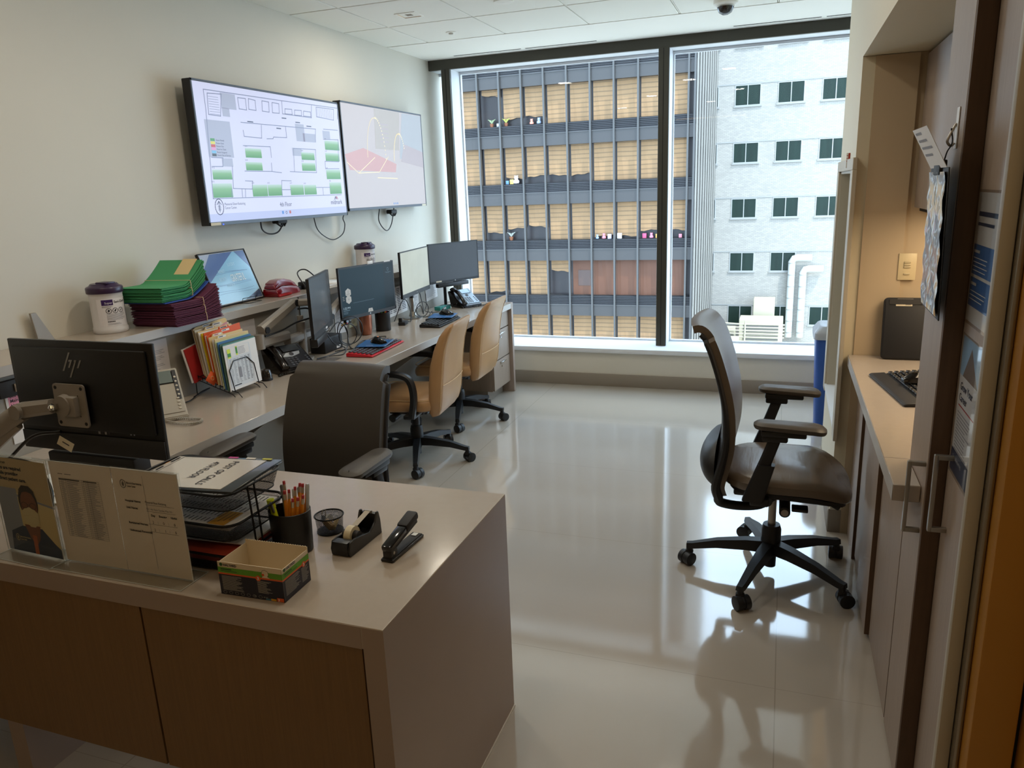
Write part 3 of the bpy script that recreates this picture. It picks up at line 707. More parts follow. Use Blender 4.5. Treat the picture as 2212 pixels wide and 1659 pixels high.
def tan_chair(label, loc, rz, rot, group, first=None):
    if first: return copytree(first, loc, rz, label, group)
    t = thing('swivel_chair', label, 'office chair', loc, rz, group)
    starbase(t, 0, .225, nylon, rot, r=.325)
    part(MB().tube([(0, 0, .19), (0, 0, .345)], .024, nylon, 16).tube([(0, 0, .04), (0, 0, .12)], .022, nylon, 16), 'gas_lift', t)
    m = MB(); m.box((0, 0, .355), (.22, .30, .035), blkm, .01); m.box((-.02, 0, .335), (.16, .10, .05), nylon, .01)
    for s_ in (-1, 1): m.tube([(.06, s_*.12, .33), (.075, s_*.19, .322)], [.02, .024], nylon, 14)
    part(m, 'mechanism', t)
    c = cushion(.47, .47, .085, tan, droop=.03, r=.09, crown=.012, z=.415); c.v = [v+Vector((.03, 0, 0)) for v in c.v]; s = part(c, 'seat', t)
    part(MB().tube([(x+.03, y, z+.445) for x, y, z in rring(.455, .455, .085, 0, 6)], .003, tans, 5, closed=True), 'piping', s)
    # back: thick padded shell leaning slightly
    prof = [(-.205, .335, .165, .045), (-.213, .37, .20, .075), (-.222, .44, .213, .088), (-.232, .55, .216, .092), (-.246, .66, .214, .090), (-.268, .75, .208, .078), (-.300, .83, .200, .066), (-.330, .875, .186, .050), (-.345, .893, .168, .024)]
    secs = []
    for x, z, hw, th in prof:
        rg = rring(th, hw*2, min(th*.45, .04), 0, 5)
        secs.append([(x+px+.030*(py/hw)**2*.7, py, z-px*.25) for px, py, _ in rg])
    b = part(MB().sweep(secs, tan), 'backrest', t)
    m = MB(); 
    def hwz(z):
        for (a, c_) in zip(prof, prof[1:]):
            if a[1] <= z <= c_[1]:
                k = (z-a[1])/(c_[1]-a[1]); return [a[i]+(c_[i]-a[i])*k for i in (0, 2, 3)]
        return [prof[-1][0], prof[-1][2], prof[-1][3]]
    for z in (.535,):
        x, hw, th = hwz(z); m.tube([(x-th/2+.030*(py/hw)**2*.7-.0005, py, z) for py in [hw*(-.88+1.76*i/12) for i in range(13)]], .0022, tans, 5)
    for s_ in (-1, 1):
        pts = []
        for i in range(14):
            z = .36+.50*i/13; x, hw, th = hwz(z); pts.append((x-th*.45+.018, s_*(hw-.010), z))
        m.tube(pts, .0022, tans, 5)
    part(m, 'stitching', b)
    for s_ in (-1, 1):
        y = s_*.275
        pts = bez([(-.085, y, .36), (-.105, y, .48), (-.090, y, .575), (-.04, y, .61), (.06, y, .618), (.17, y, .612)], 6)
        m = MB(); k0 = 0; N = len(pts); secs = []
        for i, p in enumerate(pts):
            a = pts[max(0, i-1)]; c_ = pts[min(N-1, i+1)]; d = (c_-a).normalized(); nn = Vector((-d.z, 0, d.x)); f_ = i/(N-1); w = .022; h = .017+.003*(1-f_)
            secs.append([p+Vector((0, w, 0))+nn*h*.5, p+Vector((0, w*.6, 0))+nn*h, p+Vector((0, -w*.6, 0))+nn*h, p+Vector((0, -w, 0))+nn*h*.5, p+Vector((0, -w, 0))-nn*h*.7, p+Vector((0, w, 0))-nn*h*.7])
        m.sweep(secs, nylon); m.box((-.07, y-s_*.07, .36), (.07, .16, .022), nylon, .006); part(m, 'armrest', t)
    return t
tc = tan_chair('tan leather swivel chair at the desk, nearer the camera', (.776, 3.99, 0), R(180+6), R(180), 'tan chairs at the wall desk')
tan_chair('tan leather swivel chair at the desk, beside the drawer cabinet', (.69, 4.86, 0), R(180+2), 0, 'tan chairs at the wall desk', tc)
# recycling bin in the corner beyond the partition
t = thing('recycling_bin', 'tall slim blue bin with a grey slotted lid beyond the partition', 'bin', (3.335, 5.22, 0), 0)
bl = mat('bin_blue', '#1f4a94', .4)
part(MB().sweep([rring(.40, .24, .04, 0), rring(.40, .24, .04, .01), rring(.45, .28, .04, .63)], bl), 'body', t)
part(MB().sweep([rring(.475, .30, .04, .62), rring(.475, .30, .04, .66), rring(.42, .25, .04, .70), rring(.40, .22, .03, .705)], mat('bin_lid_grey', '#a7abb2', .4)), 'lid', t)
part(MB().box((-.05, -.128, .685), (.12, .05, .03), blkm, .005, rot=(.7, 0, 0)), 'slot', t)
t = thing('side_shelf', 'white shelf edge showing beyond the partition above the bin', 'shelf', (3.42, 5.15, .83))
part(MB().box((.1, -.45, 0), (.62, .32, .035), white, .004), 'board', t); part(MB().box((.15, -.45, -.42), (.05, .05, .81), steel, .004), 'post', t)

# ------------------------------------------------------------------ screens on the left wall
def scr(name, col, es=1.0, rough=.25):
    c = col.lstrip('#'); dk = '#'+''.join('%02x' % int(int(c[i:i+2], 16)*.42) for i in (0, 2, 4))
    return mat(name, dk, rough, emit=col, es=es)
def pline(m, pts, w, mt, z=.0):
    for a, b in zip(pts, pts[1:]):
        a = Vector((*a, 0)); b = Vector((*b, 0)); d = (b-a); 
        if d.length < 1e-5: continue
        d.normalize(); n = Vector((-d.y, d.x, 0))*w/2; a = a-d*w/2; b = b+d*w/2
        m.q([(a.x-n.x, a.y-n.y, z), (b.x-n.x, b.y-n.y, z), (b.x+n.x, b.y+n.y, z), (a.x+n.x, a.y+n.y, z)], mt)
def ring(m, x, y, rx, ry, w, mt, n=20, z=0):
    pline(m, [(x+rx*math.cos(2*PI*i/n), y+ry*math.sin(2*PI*i/n)) for i in range(n+1)], w, mt, z)
SE = .66
sbg = scr('screen_lavender', '#d3d6f2', SE); sgr = scr('screen_grey', '#a9afc6', SE); sln = scr('screen_line', '#8b93b4', SE*.8); stx = scr('screen_text', '#4d5270', SE*.7)
sg2 = scr('screen_green_deep', '#4f9a4c', SE); stb = scr('screen_taskbar', '#b6bee6', SE)
def greenmat():
    m = scr('screen_green', '#57a052', SE); nt = m.node_tree; b = nt.nodes['Principled BSDF']
    at = nt.nodes.new('ShaderNodeAttribute'); at.attribute_name = 'tone'
    r = nt.nodes.new('ShaderNodeValToRGB'); r.color_ramp.elements[0].color = lin('#3f8a3c'); r.color_ramp.elements[1].color = lin('#c3d9d6')
    e = r.color_ramp.elements.new(.6); e.color = lin('#78b072')
    nt.links.new(at.outputs['Fac'], r.inputs[0]); nt.links.new(r.outputs[0], b.inputs['Emission Color'])
    return m
GR = [[3.503, 1.85, 3.639, 1.899], [3.494, 1.783, 3.634, 1.827], [4.016, 1.85, 4.152, 1.894], [4.01, 1.786, 4.152, 1.833], [4.28, 1.917, 4.445, 1.973], [4.275, 1.849, 4.436, 1.899], [4.267, 1.737, 4.43, 1.796], [4.289, 1.645, 4.427, 1.717], [3.227, 1.735, 3.372, 1.784], [3.212, 1.644, 3.361, 1.715], [3.524, 1.644, 3.655, 1.707], [3.66, 1.645, 3.789, 1.707], [3.87, 1.645, 4.003, 1.705], [4.01, 1.645, 4.138, 1.703]]
AG = [[3.359, 2.09, 3.474, 2.167], [3.36, 2.051, 3.416, 2.094], [3.217, 1.846, 3.407, 2.027], [3.31, 1.8, 3.392, 1.842], [3.984, 1.956, 4.071, 2.055], [4.053, 1.956, 4.185, 2.005], [3.929, 1.871, 4.023, 1.916], [4.268, 1.983, 4.349, 2.031]]
LS = [[(3.24, 2.17), (3.888, 2.173), (4.468, 2.18), (4.456, 2.114)], [(3.24, 2.17), (3.24, 2.072), (3.223, 1.843), (3.207, 1.64), (4.419, 1.638)], [(3.494, 2.154), (3.557, 2.155), (3.556, 2.097), (3.496, 2.098), (3.494, 2.154)], [(3.581, 2.157), (3.637, 2.153), (3.636, 2.101), (3.575, 2.102), (3.581, 2.157)], [(3.696, 2.156), (3.755, 2.155), (3.75, 2.101), (3.69, 2.102), (3.696, 2.156)], [(3.785, 2.155), (3.847, 2.154), (3.843, 2.102), (3.78, 2.1), (3.785, 2.155)], [(3.877, 2.172), (3.874, 2.101), (4.162, 2.1), (4.176, 2.176)], [(3.901, 2.131), (3.967, 2.133), (3.967, 2.105), (3.896, 2.103), (3.901, 2.131)], [(3.995, 2.132), (4.063, 2.134), (4.061, 2.105), (3.989, 2.103), (3.995, 2.132)], [(4.086, 2.133), (4.156, 2.133), (4.157, 2.106), (4.08, 2.104), (4.086, 2.133)], [(4.223, 2.167), (4.42, 2.169), (4.408, 2.103), (4.219, 2.11), (4.223, 2.167)], [(3.496, 2.03), (4.193, 2.036), (4.179, 1.962)], [(3.507, 1.99), (3.51, 1.959), (3.657, 1.957), (3.666, 2.026)], [(3.888, 2.03), (3.888, 1.971), (3.765, 1.968), (3.758, 1.959), (3.702, 1.956)], [(3.492, 1.911), (3.724, 1.914), (3.724, 1.856)], [(3.48, 1.779), (3.714, 1.779), (3.802, 1.773)], [(3.718, 1.825), (3.715, 1.782)], [(3.943, 1.913), (4.171, 1.914), (4.158, 1.776), (3.885, 1.78)], [(3.943, 1.913), (3.929, 1.781)], [(3.235, 1.844), (3.319, 1.843), (3.31, 1.8), (3.23, 1.799)], [(3.384, 1.802), (3.371, 1.689), (3.523, 1.684), (3.535, 1.726), (3.474, 1.728)], [(3.794, 1.729), (3.783, 1.643)], [(3.794, 1.729), (3.886, 1.727)], [(4.136, 1.687), (4.3, 1.686)], [(4.281, 2.041), (4.444, 2.043)], [(4.269, 1.979), (4.44, 1.984), (4.422, 1.846), (4.264, 1.846), (4.263, 1.801), (4.421, 1.803)], [(3.264, 2.154), (3.256, 2.052), (3.343, 2.05), (3.368, 2.159), (3.264, 2.154)], [(3.357, 1.686), (3.351, 1.643)], [(3.438, 1.685), (3.435, 1.644)], [(3.466, 1.685), (3.46, 1.643)], [(3.789, 1.678), (3.876, 1.677)], [(4.21, 1.683), (4.209, 1.642)]]

def tv(label, x, y0, y1, z0, z1, body):
    t = thing('wall_screen', label, 'television', (x, (y0+y1)/2, z0))
    cy = (y0+y1)/2; w, h = y1-y0, z1-z0
    m = MB(); m.box((-.028, 0, h/2), (.05, w, h), blkm, .004); m.box((-.065, 0, h/2), (.05, w*.5, h*.5), blkm, .01)
    part(m, 'casing', t)
    m = MB()
    for a in ((-w/2, w/2, h-.011, h), (-w/2, w/2, 0, .018), (-w/2, -w/2+.010, 0, h), (w/2-.010, w/2, 0, h)): m.bx(-.004, .0015, *a, mat('screen_bezel', '#3b4350', .35), .0008, 1)
    part(m, 'bezel', t)
    m = MB(loc=(-.066, 0, h/2)); m.box((-.022, 0, 0), (.02, .5, .3), steel, .002); part(m, 'wall_bracket', t)
    o = body(MB(), t, cy, z0, w, h)
    return t
def tv1(m, t, cy, z0, w, h):
    m.frame((-.0005, -cy, -z0), (0, 1, 0), (0, 0, 1))
    m.rect(3.155+.0, z0+.018, 1.315-.0, h-.029, sbg)
    m.rect(3.155, z0+.018, 1.315, .040, stb, .0006)
    for a in AG: m.rect(a[0], a[1], a[2]-a[0], a[3]-a[1], sgr, .0006)
    for l in LS: pline(m, l, .0042, sln, .001)
    for i in range(8): pline(m, [(3.268, 2.14-.012*i), (3.34, 2.14-.012*i)], .002, sln, .001)
    for i in range(9): pline(m, [(4.235+.019*i, 2.162), (4.235+.019*i, 2.112)], .002, sln, .001)
    for i in range(6):
        y = 4.15-.09*i
    for gx in GR: m.text('4-%d' % (10+int(gx[0]*7) % 20), gx[0], gx[3]+.006, .008, stx, z=.0012)
    for a, b in ((3.55, 2.035), (3.80, 2.015), (3.99, 2.06), (4.10, 2.045), (3.86, 2.075)): m.lines(a, b, .05, 1, .01, stx, .006, z=.0012)
    for i, (c_, s_) in enumerate((('#3f8f45', 'Vacant Ready'), ('#d8cf3a', 'Patient Seen'), ('#c23b33', 'Patient Out'), ('#d78fc4', 'Need to Clean'), ('#6fb4dd', 'Room Assigned'), ('#33373c', 'Room Out of Service'))):
        m.rect(3.243, 1.924-.0148*i, .032, .0135, scr('legend_'+c_[1:], c_, SE), .0009); m.text(s_, 3.281, 1.926-.0148*i, .0085, stx, z=.0012)
    ring(m, 3.245, 1.598, .031, .040, .004, stx, z=.0012)
    pline(m, [(3.245, 1.572), (3.245, 1.622)], .004, stx, .0012)
    pline(m, [(3.230, 1.610), (3.245, 1.626), (3.260, 1.610)], .004, stx, .0012)
    for q in (1.583, 1.592, 1.601): pline(m, [(3.235, q), (3.255, q)], .003, stx, .0012)
    m.text('Memorial Sloan Kettering', 3.285, 1.604, .014, stx, w=.165, z=.0012); m.text('Cancer Center.', 3.285, 1.585, .014, stx, w=.095, z=.0012)
    m.text('4th Floor', 3.752, 1.583, .026, stx, w=.115, z=.0012)
    m.text('midmark', 4.285, 1.580, .030, stx, w=.135, z=.0012)
    rd = scr('logo_red', '#b2465c', SE)
    pline(m, [(4.335, 1.612), (4.345, 1.626), (4.352, 1.614)], .006, stx, .0012); pline(m, [(4.352, 1.614), (4.360, 1.626), (4.370, 1.612)], .006, rd, .0012)
    for x_, c_ in ((3.765, '#3d7fd0'), (3.80, '#5a6078'), (3.835, '#b5483a')):
        if c_ == '#5a6078': ring(m, x_+.007, 1.548, .007, .007, .002, stx, z=.0012)
        else: m.rect(x_, 1.541, .016, .017, scr('task_'+c_[1:], c_, SE), .0012)
    s = part(m, 'screen', t)
    m = MB(); m.frame((-.0005+.0008, -cy, -z0), (0, 1, 0), (0, 0, 1)); gm = greenmat()
    for g_ in GR:
        m = MB(); m.frame((-.0005+.0008, -cy, -z0), (0, 1, 0), (0, 0, 1)); m.rect(g_[0], g_[1], g_[2]-g_[0], g_[3]-g_[1], gm)
        o = part(m, 'room_tile', s, smooth=0)
        at = o.data.attributes.new('tone', 'FLOAT', 'POINT')
        for i in range(4): at.data[i].value = 0 if i < 2 else 1
    m = MB(); m.box((.0022, -w/2+.045, .008), (.001, .075, .014), papc); m.box((.0022, -w/2+.10, .004), (.002, .008, .006), mat('blue_led', '#3850ff', .4, emit='#3850ff', es=2)); part(m, 'asset_label', t)
def tv2(m, t, cy, z0, w, h):
    m.frame((-.0005, -cy, -z0), (0, 1, 0), (0, 0, 1))
    base = mat('screen_washed', '#575456', .3, emit='#cbc5c8', es=.60)
    m.rect(cy-w/2+.01, z0+.018, w-.02, h-.029, base)
    sp_ = scr('screen_pink', '#d3a3a3', .60); sgl = scr('screen_bluegrey', '#b5bec9', .60); sg3 = scr('screen_tower_grey', '#bdb7b2', .60); sy_ = scr('screen_pale_yellow', '#efe2ba', .72); slow = scr('screen_low_grey', '#bfb5bd', .58)
    y0 = cy-w/2+.01; y1 = cy+w/2-.01
    m.q([(y0, z0+.37, .0005), (y0+.25, z0+.42, .0005), (y0+.72, z0+.32, .0005), (y0+.70, z0+.26, .0005), (y0+.05, z0+.27, .0005)], sp_)
    m.q([(y0+.42, z0+.42, .0005), (y0+.78, z0+.42, .0005), (y0+.82, z0+h-.015, .0005), (y0+.44, z0+h-.015, .0005)], sg3)
    m.q([(y0+.78, z0+.36, .0006), (y1, z0+.34, .0006), (y1, z0+h-.015, .0006), (y0+.86, z0+h-.015, .0006)], sgl)
    m.q([(y0+.80, z0+.34, .0007), (y1, z0+.30, .0007), (y1, z0+.42, .0007), (y0+.86, z0+.47, .0007)], slow)
    for k in range(5): m.rect(y0+.50, z0+.47+.03*k, .13, .008, slow, .0007)
    def arc(cx, cz, rx, rz, w_, dots, a0=10, a1=172):
        P_ = [(cx+rx*math.cos(R(a)), cz+rz*math.sin(R(a))) for a in range(a0, a1, 6)]
        if dots: 
            for p in P_: m.rect(p[0], p[1], .010, .010, sy_, .0009)
        else: pline(m, P_, w_, sy_, .0009)
    arc(y0+.43, z0+.34, .13, .29, .005, False, 80, 178); arc(y0+.43, z0+.34, .13, .29, .005, True, 2, 90); arc(y0+.78, z0+.33, .09, .21, .008, False, 80, 178); arc(y0+.78, z0+.33, .09, .21, .004, True, 30, 90)
    pline(m, [(y0+.02, z0+.32), (y0+.16, z0+.25), (y0+.40, z0+.36)], .005, sy_, .0009); pline(m, [(y0+.16, z0+.25), (y0+.45, z0+.26), (y0+.60, z0+.37)], .005, sy_, .0009)
    pline(m, [(y0+.42, z0+.22), (y0+.72, z0+.215)], .006, sy_, .0009)
    for k in range(3): m.rect(cy+.04+.028*k, z0+.026, .012, .014, scr('task_3d7fd0', '#3d7fd0', SE), .0009)
    part(m, 'screen', t)
    part(MB().box((.0022, w/2-.05, .008), (.001, .07, .014), papc), 'asset_label', t)
tv('large wall screen nearer the camera, showing a floor plan with green rooms', .122, 3.155, 4.475, 1.505, 2.215, tv1)
tv('wall screen nearer the window, showing a washed-out picture', .098, 4.535, 5.735, 1.528, 2.238, tv2)
def cable(pts, r, label, m_=None, nm='cable', k=8, group=None):
    o = MB().tube(bez(pts, k), r, m_ or blk, 7).build(nm, None); tag(o, label, 'cable', group); return o
cable([(.07, 3.63, 1.53), (.05, 3.66, 1.46), (.03, 3.75, 1.429), (.03, 3.84, 1.44), (.05, 3.89, 1.52)], .0045, 'black cable looping below the floor plan screen')
cable([(.05, 4.18, 1.53), (.03, 4.24, 1.43), (.03, 4.33, 1.37), (.03, 4.43, 1.348), (.03, 4.54, 1.38), (.03, 4.575, 1.44), (.03, 4.56, 1.487), (.05, 4.60, 1.55)], .0035, 'thin dark cable hanging between the two wall screens')
cable([(.05, 5.04, 1.54), (.03, 5.05, 1.44), (.03, 5.15, 1.363), (.03, 5.24, 1.41), (.05, 5.27, 1.55)], .004, 'black cable looping below the washed-out screen')
for y, lb in ((3.83, 'black plug bundle under the floor plan screen'), (5.22, 'black plug bundle under the washed-out screen')):
    m = MB(loc=(.05, y, 1.50)); m.box((0, 0, 0), (.05, .09, .03), blkm, .008); 
    for k in range(3): m.tube([(0.01*k, -.03+.03*k, -.012), (.01, -.01+.02*k, -.030), (0, .03, -.01)], .006, blkm, 6)
    tag(m.build('cable_plug'), lb, 'plug')

# ------------------------------------------------------------------ things on the ledge
ZL = 1.0905
def wrap(src, dst, r, a0):
    for v in src.v:
        a = a0+v.x/r; dst_v = Vector(((r+v.z)*math.cos(a), (r+v.z)*math.sin(a), v.y)); dst.append(dst_v)
def canister(loc, label, a0=-.55):
    t = thing('wipes_canister', label, 'canister', loc, 0, 'wipes canisters on the ledge')
    tub = mat('tub_white', '#dcdadc', .35); pur = mat('lid_purple', '#33203f', .3)
    part(MB().lathe([(.0, 0), (.066, .0), (.070, .006), (.070, .02), (.067, .028), (.0665, .165), (.069, .172), (.069, .178)], tub, n=40), 'tub', t)
    l = part(MB().lathe([(.0725, .172), (.0735, .176), (.0735, .194), (.070, .199), (.060, .203), (.052, .212), (.0, .213)], pur, n=40), 'lid', t)
    part(MB().box((.022, -.01, .215), (.06, .05, .008), pur, .003), 'lid_flap', l)
    s = MB()
    def tl(x, y, w, n_, dy, mm, hh, z=.0012):
        for i in range(n_):
            for j in range(max(1, int(w*(1-random.random()*.25)/.006))): s.rect(x+j*.006, y-i*dy, .0052, hh, mm, z)
    lab = mat('label_white', '#e9e6ea', .4); pu = mat('label_purple', '#3c2260', .4); r = .0668
    n = 24; W2 = .19
    for i in range(n): s.q([(-.02+W2*i/n, .03, .0004), (-.02+W2*(i+1)/n, .03, .0004), (-.02+W2*(i+1)/n, .150, .0004), (-.02+W2*i/n, .150, .0004)], lab)
    for i in range(5): s.q([(.0+.009*i, .122, .0008), (.009+.009*i, .122, .0008), (.009+.009*i, .146, .0008), (.009*i, .146, .0008)], pu)
    s.text('Super', .012, .128, .009, lab, w=.03, z=.0012); s.text('Sani-Cloth', .049, .130, .0105, ink, w=.055, z=.0009, bold=.02)
    tl(.0, .117, .045, 2, .004, ink, .0014)
    for k in range(3): ring(s, .024+.026*k, .098, .0105, .0105, .0022, ink, z=.0009); s.q([(.024+.026*k+.005*math.cos(q), .098+.006*math.sin(q+.5*k), .0009) for q in (0, 1.1, 2.0, 3.4, 4.6)], ink)
    tl(.014, .083, .085, 7, .0042, inkl, .0014); tl(.014, .050, .04, 1, .004, ink, .004); tl(.014, .043, .06, 2, .0042, inkl, .0014)
    for i in range(4): s.q([(.112+.008*i, .034, .0008), (.12+.008*i, .034, .0008), (.12+.008*i, .146, .0008), (.112+.008*i, .146, .0008)], ink)
    tl(.114, .140, .028, 20, .005, inkl, .0016)
    out = []; wrap(s, out, r, a0); s.v = out; part(s, 'label', t, smooth=0)
canister((.125, 2.455, ZL), 'white wipes tub with purple lid beside the green folder stack', -1.05)
canister((.095, 4.70, ZL), 'white wipes tub with purple lid, half hidden behind the dark blue monitor', -1.15)
# bundles of expanding folders, each held by a rubber band
grn = mat('folder_green', '#3f9460', .75); pur_ = mat('folder_maroon', '#5e2440', .75); blu_ = mat('folder_blue', '#1f4a9c', .7); band = mat('rubber_band', '#d8bd95', .6)
def bundle(col, n, base, label, lift, yaw, x0, y0, fan=.010, tk=.0040, group='rubber-banded folder bundles', L=.305, Wd=.24, up=.0, extra=None):
    # base(s): height of the underside along the length s 0..1
    t = thing('folder_bundle', label, 'folders', (x0, y0, ZL+.0005), yaw, group)
    def zf(i, s): 
        pinch = .62; a = tk; 
        g_ = a*(1-.10*math.sin(s*PI)) if s < pinch else a+(s-pinch)/(1-pinch)*fan*.32
        return base(s)+i*g_
    for i in range(n):
        secs = []; jl = random.uniform(-.006, .006); jw = random.uniform(-.004, .004)
        for q in range(15):
            s = q/14; z = zf(i, s); th = min(.0024, tk*.75); y = s*L+jl
            secs.append([(0+jw, y, z), (0+jw+.001, y, z+th*.5), (0+jw, y, z+th), (-Wd+jw, y, z+th), (-Wd+jw, y, z)])
        m = MB().sweep(secs, col); 
        if extra and i == n-1: 
            z1 = zf(i, .55)+.003; z2 = zf(i, 1)+.003; m.q([(-.03, L*.60, z1), (-.03, L, z2+.004), (-.11, L, z2+.004), (-.11, L*.60, z1)], manila)
        part(m, 'folder', t)
    s = .62; zb, zt = zf(0, s)-.0010, zf(n-1, s)+.004
    part(MB().tube([(.006, s*L, zb), (.0075, s*L, (zb+zt)/2), (.006, s*L, zt), (-Wd-.005, s*L, zt), (-Wd-.005, s*L, zb)], .0016, band, 6, closed=True), 'rubber_band', t)
def curve(z0, rise): return lambda s: z0+rise*max(0, (s-.55)/.45)**1.4
bundle(pur_, 10, curve(0, .0), 'lowest of the three maroon rubber-banded folder bundles on the ledge', 0, R(1), .365, 2.585, tk=.0036, fan=.006)
bundle(pur_, 9, curve(.037, .020), 'middle of the three maroon rubber-banded folder bundles on the ledge', 0, R(1), .362, 2.585, tk=.0036, fan=.006)
bundle(pur_, 9, curve(.071, .040), 'topmost maroon rubber-banded folder bundle, under the blue folder', 0, R(1), .358, 2.585, tk=.0036, fan=.006)
t = MB(loc=(.338, 2.565, ZL), rot=(0, 0, R(3)))
bf = lambda s: .1065+.062*max(0, (s-.5)/.5)**1.4
t.sweep([[(0, s*.305, bf(s)), (0, s*.305, bf(s)+.004), (-.24, s*.305, bf(s)+.004), (-.24, s*.305, bf(s))] for s in [q/14 for q in range(15)]], blu_)
tag(t.build('expanding_folder'), 'single blue folder between the maroon and green folder bundles', 'folder')
gb = lambda z0, r_: (lambda s: z0+r_*max(0, (s-.5)/.5)**1.4)
bundle(grn, 9, gb(.112, .064), 'lower green rubber-banded folder bundle, on the blue folder', 0, R(4), .334, 2.56, tk=.0036, fan=.007)
bundle(grn, 9, gb(.145, .080), 'topmost green rubber-banded folder bundle with a cream sheet on it', 0, R(4), .331, 2.56, tk=.0036, fan=.006, extra=1)
# leaning framed sign
t = thing('framed_sign', 'black-framed blue sign reading GRATEFUL leaning on the ledge', 'sign', (.150, 3.115, ZL+.004), 0)
def lean(m): return m.frame((0, 0, 0), (-.02, 1, 0), (-.37, 0, 1))
fw, fh = .375, .29
m = lean(MB()); 
for a, b, c_, d_ in ((0, fw, 0, .006), (0, fw, fh-.006, fh), (0, .006, 0, fh), (fw-.006, fw, 0, fh)): m.box(((a+b)/2, (c_+d_)/2, -.006), (b-a, d_-c_, .018), blk, .001, 1)
m.rect(.002, .002, fw-.004, fh-.004, blkm, -.012); part(m, 'frame', t)
m = lean(MB()); pb = mat('poster_sky', '#8fc3e4', .12, coat=.5); pn = mat('poster_navy', '#5a74a8', .12, coat=.5); pl_ = mat('poster_lavender', '#a9b5cc', .12, coat=.5); pd = mat('poster_slate', '#3f5270', .15, coat=.5); pw = mat('poster_pale', '#bcdff2', .2); 
m.rect(.006, .006, fw-.012, fh-.012, pap, -.002); m.rect(.009, .009, fw-.018, fh-.018, pb, -.0015)
m.q([(.009, fh-.009, -.001), (.009, fh*.45, -.001), (fw*.72, fh-.009, -.001)], pn); m.q([(fw*.76, fh-.009, -.001), (fw-.009, fh*.62, -.001), (fw-.009, fh-.009, -.001)], pn)
m.q([(.009, fh-.009, -.0008), (.009, fh*.72, -.0008), (.09, fh-.009, -.0008)], pl_); m.q([(fw*.58, .009, -.001), (fw-.009, .009, -.001), (fw-.009, .055, -.001)], pd)
for i, yy in enumerate((.06, .072, .105, .112, .17, .175)): pline(m, [(.03+.05*q, yy+.003*math.sin(q+i)) for q in range(7)], .0012, pn, -.0007)
m.text('GRATEFUL', .175, .118, .042, mat('poster_white', '#eef6fb', .4), w=.115, z=-.0004)
for s_, x_, y_, h_, w_ in (('LUCKY', .19, .205, .018, .06), ('HONEST', .10, .175, .016, .05), ('SECRETS', .085, .130, .018, .055), ('LUCKY', .125, .095, .014, .06)): m.text(s_, x_, y_, h_, pw, w=w_, z=-.0004)
part(m, 'print', t)
m = MB()
for y in (.16, .27): m.tube([(.055, y, -.0035), (.012, y, -.0035), (.02, y, .022), (.026, y, .022)], .0017, wire, 6)
m.tube([(.055, .16, -.0035), (.055, .27, -.0035)], .0017, wire, 6); m.tube([(.022, .16, .022), (.022, .27, .022)], .0017, wire, 6)
for y in (.16, .27): m.tube([(.012, y, -.0035), (-.02, y, -.003), (-.10, y, -.003), (-.138, y, .22)], .0017, wire, 6)
part(m, 'wire_easel', t)
t = MB(loc=(.06, 3.05, 1.0905)); t.box((-.035, -.02, .075), (.02, .20, .15), wallg, .002); tag(t.build('grey_tray_end'), 'grey flat panel standing behind the framed sign', 'panel')
# red phone
redm = mat('phone_red', '#7c0c16', .22, coat=.4)
t = thing('red_telephone', 'glossy red desk telephone with its handset on top, on the ledge', 'telephone', (.165, 3.615, ZL), R(2))
def loft(prof, w, m_, sx=1):   # prof: list of (y, zlow, zhigh)
    secs = []
    for y, a, b in prof:
        h = b-a; secs.append([(-w/2, y, a), (w/2, y, a), (w/2+.002, y, a+h*.5), (w/2*.86, y, b), (-w/2*.86, y, b), (-w/2-.002, y, a+h*.5)])
    return MB().sweep(secs, m_)
part(loft([(-.11, .012, .030), (-.105, 0, .042), (-.05, 0, .054), (.03, 0, .048), (.085, 0, .040), (.112, 0, .030), (.116, .006, .022)], .10, redm), 'base', t)
part(loft([(-.108, .045, .058), (-.10, .046, .076), (-.06, .056, .090), (0, .054, .092), (.06, .047, .078), (.10, .036, .058), (.112, .034, .044)], .066, redm), 'handset', t)
pts = [(.062+.006*math.cos(i*.9), -.115+.0011*i, .008+.006*math.sin(i*.9)) for i in range(110)]
part(MB().tube(pts, .0022, mat('cord_red', '#c0202a', .35), 5), 'cord', t)
part(MB().lathe([(.006, 0), (.006, .002)], steel).tube([(0, 0, 0), (0, 0, .002)], .004, steel), 'clip', t) if False else None
m = MB(loc=(.13, 4.02, ZL)); m.rect(-.09, -.16, .20, .27, pap, .0006); m.rect(-.10, .05, .2, .25, pap, .0014); m.q([(-.1, .05, .0012), (-.1, .3, .0012), (.1, .3, .0012), (.1, .05, .0012)], ink)
tag(m.build('loose_papers', solid=.0006), 'loose white sheets lying on the ledge behind the monitors', 'papers')
m = MB(loc=(.15, 3.86, ZL)); m.box((0, 0, .022), (.05, .05, .044), blk, .004); m.box((-.01, -.055, .012), (.04, .05, .024), blk, .004)
tag(m.build('power_adapter'), 'black power adapter sitting on the ledge by the upright monitor', 'adapter')

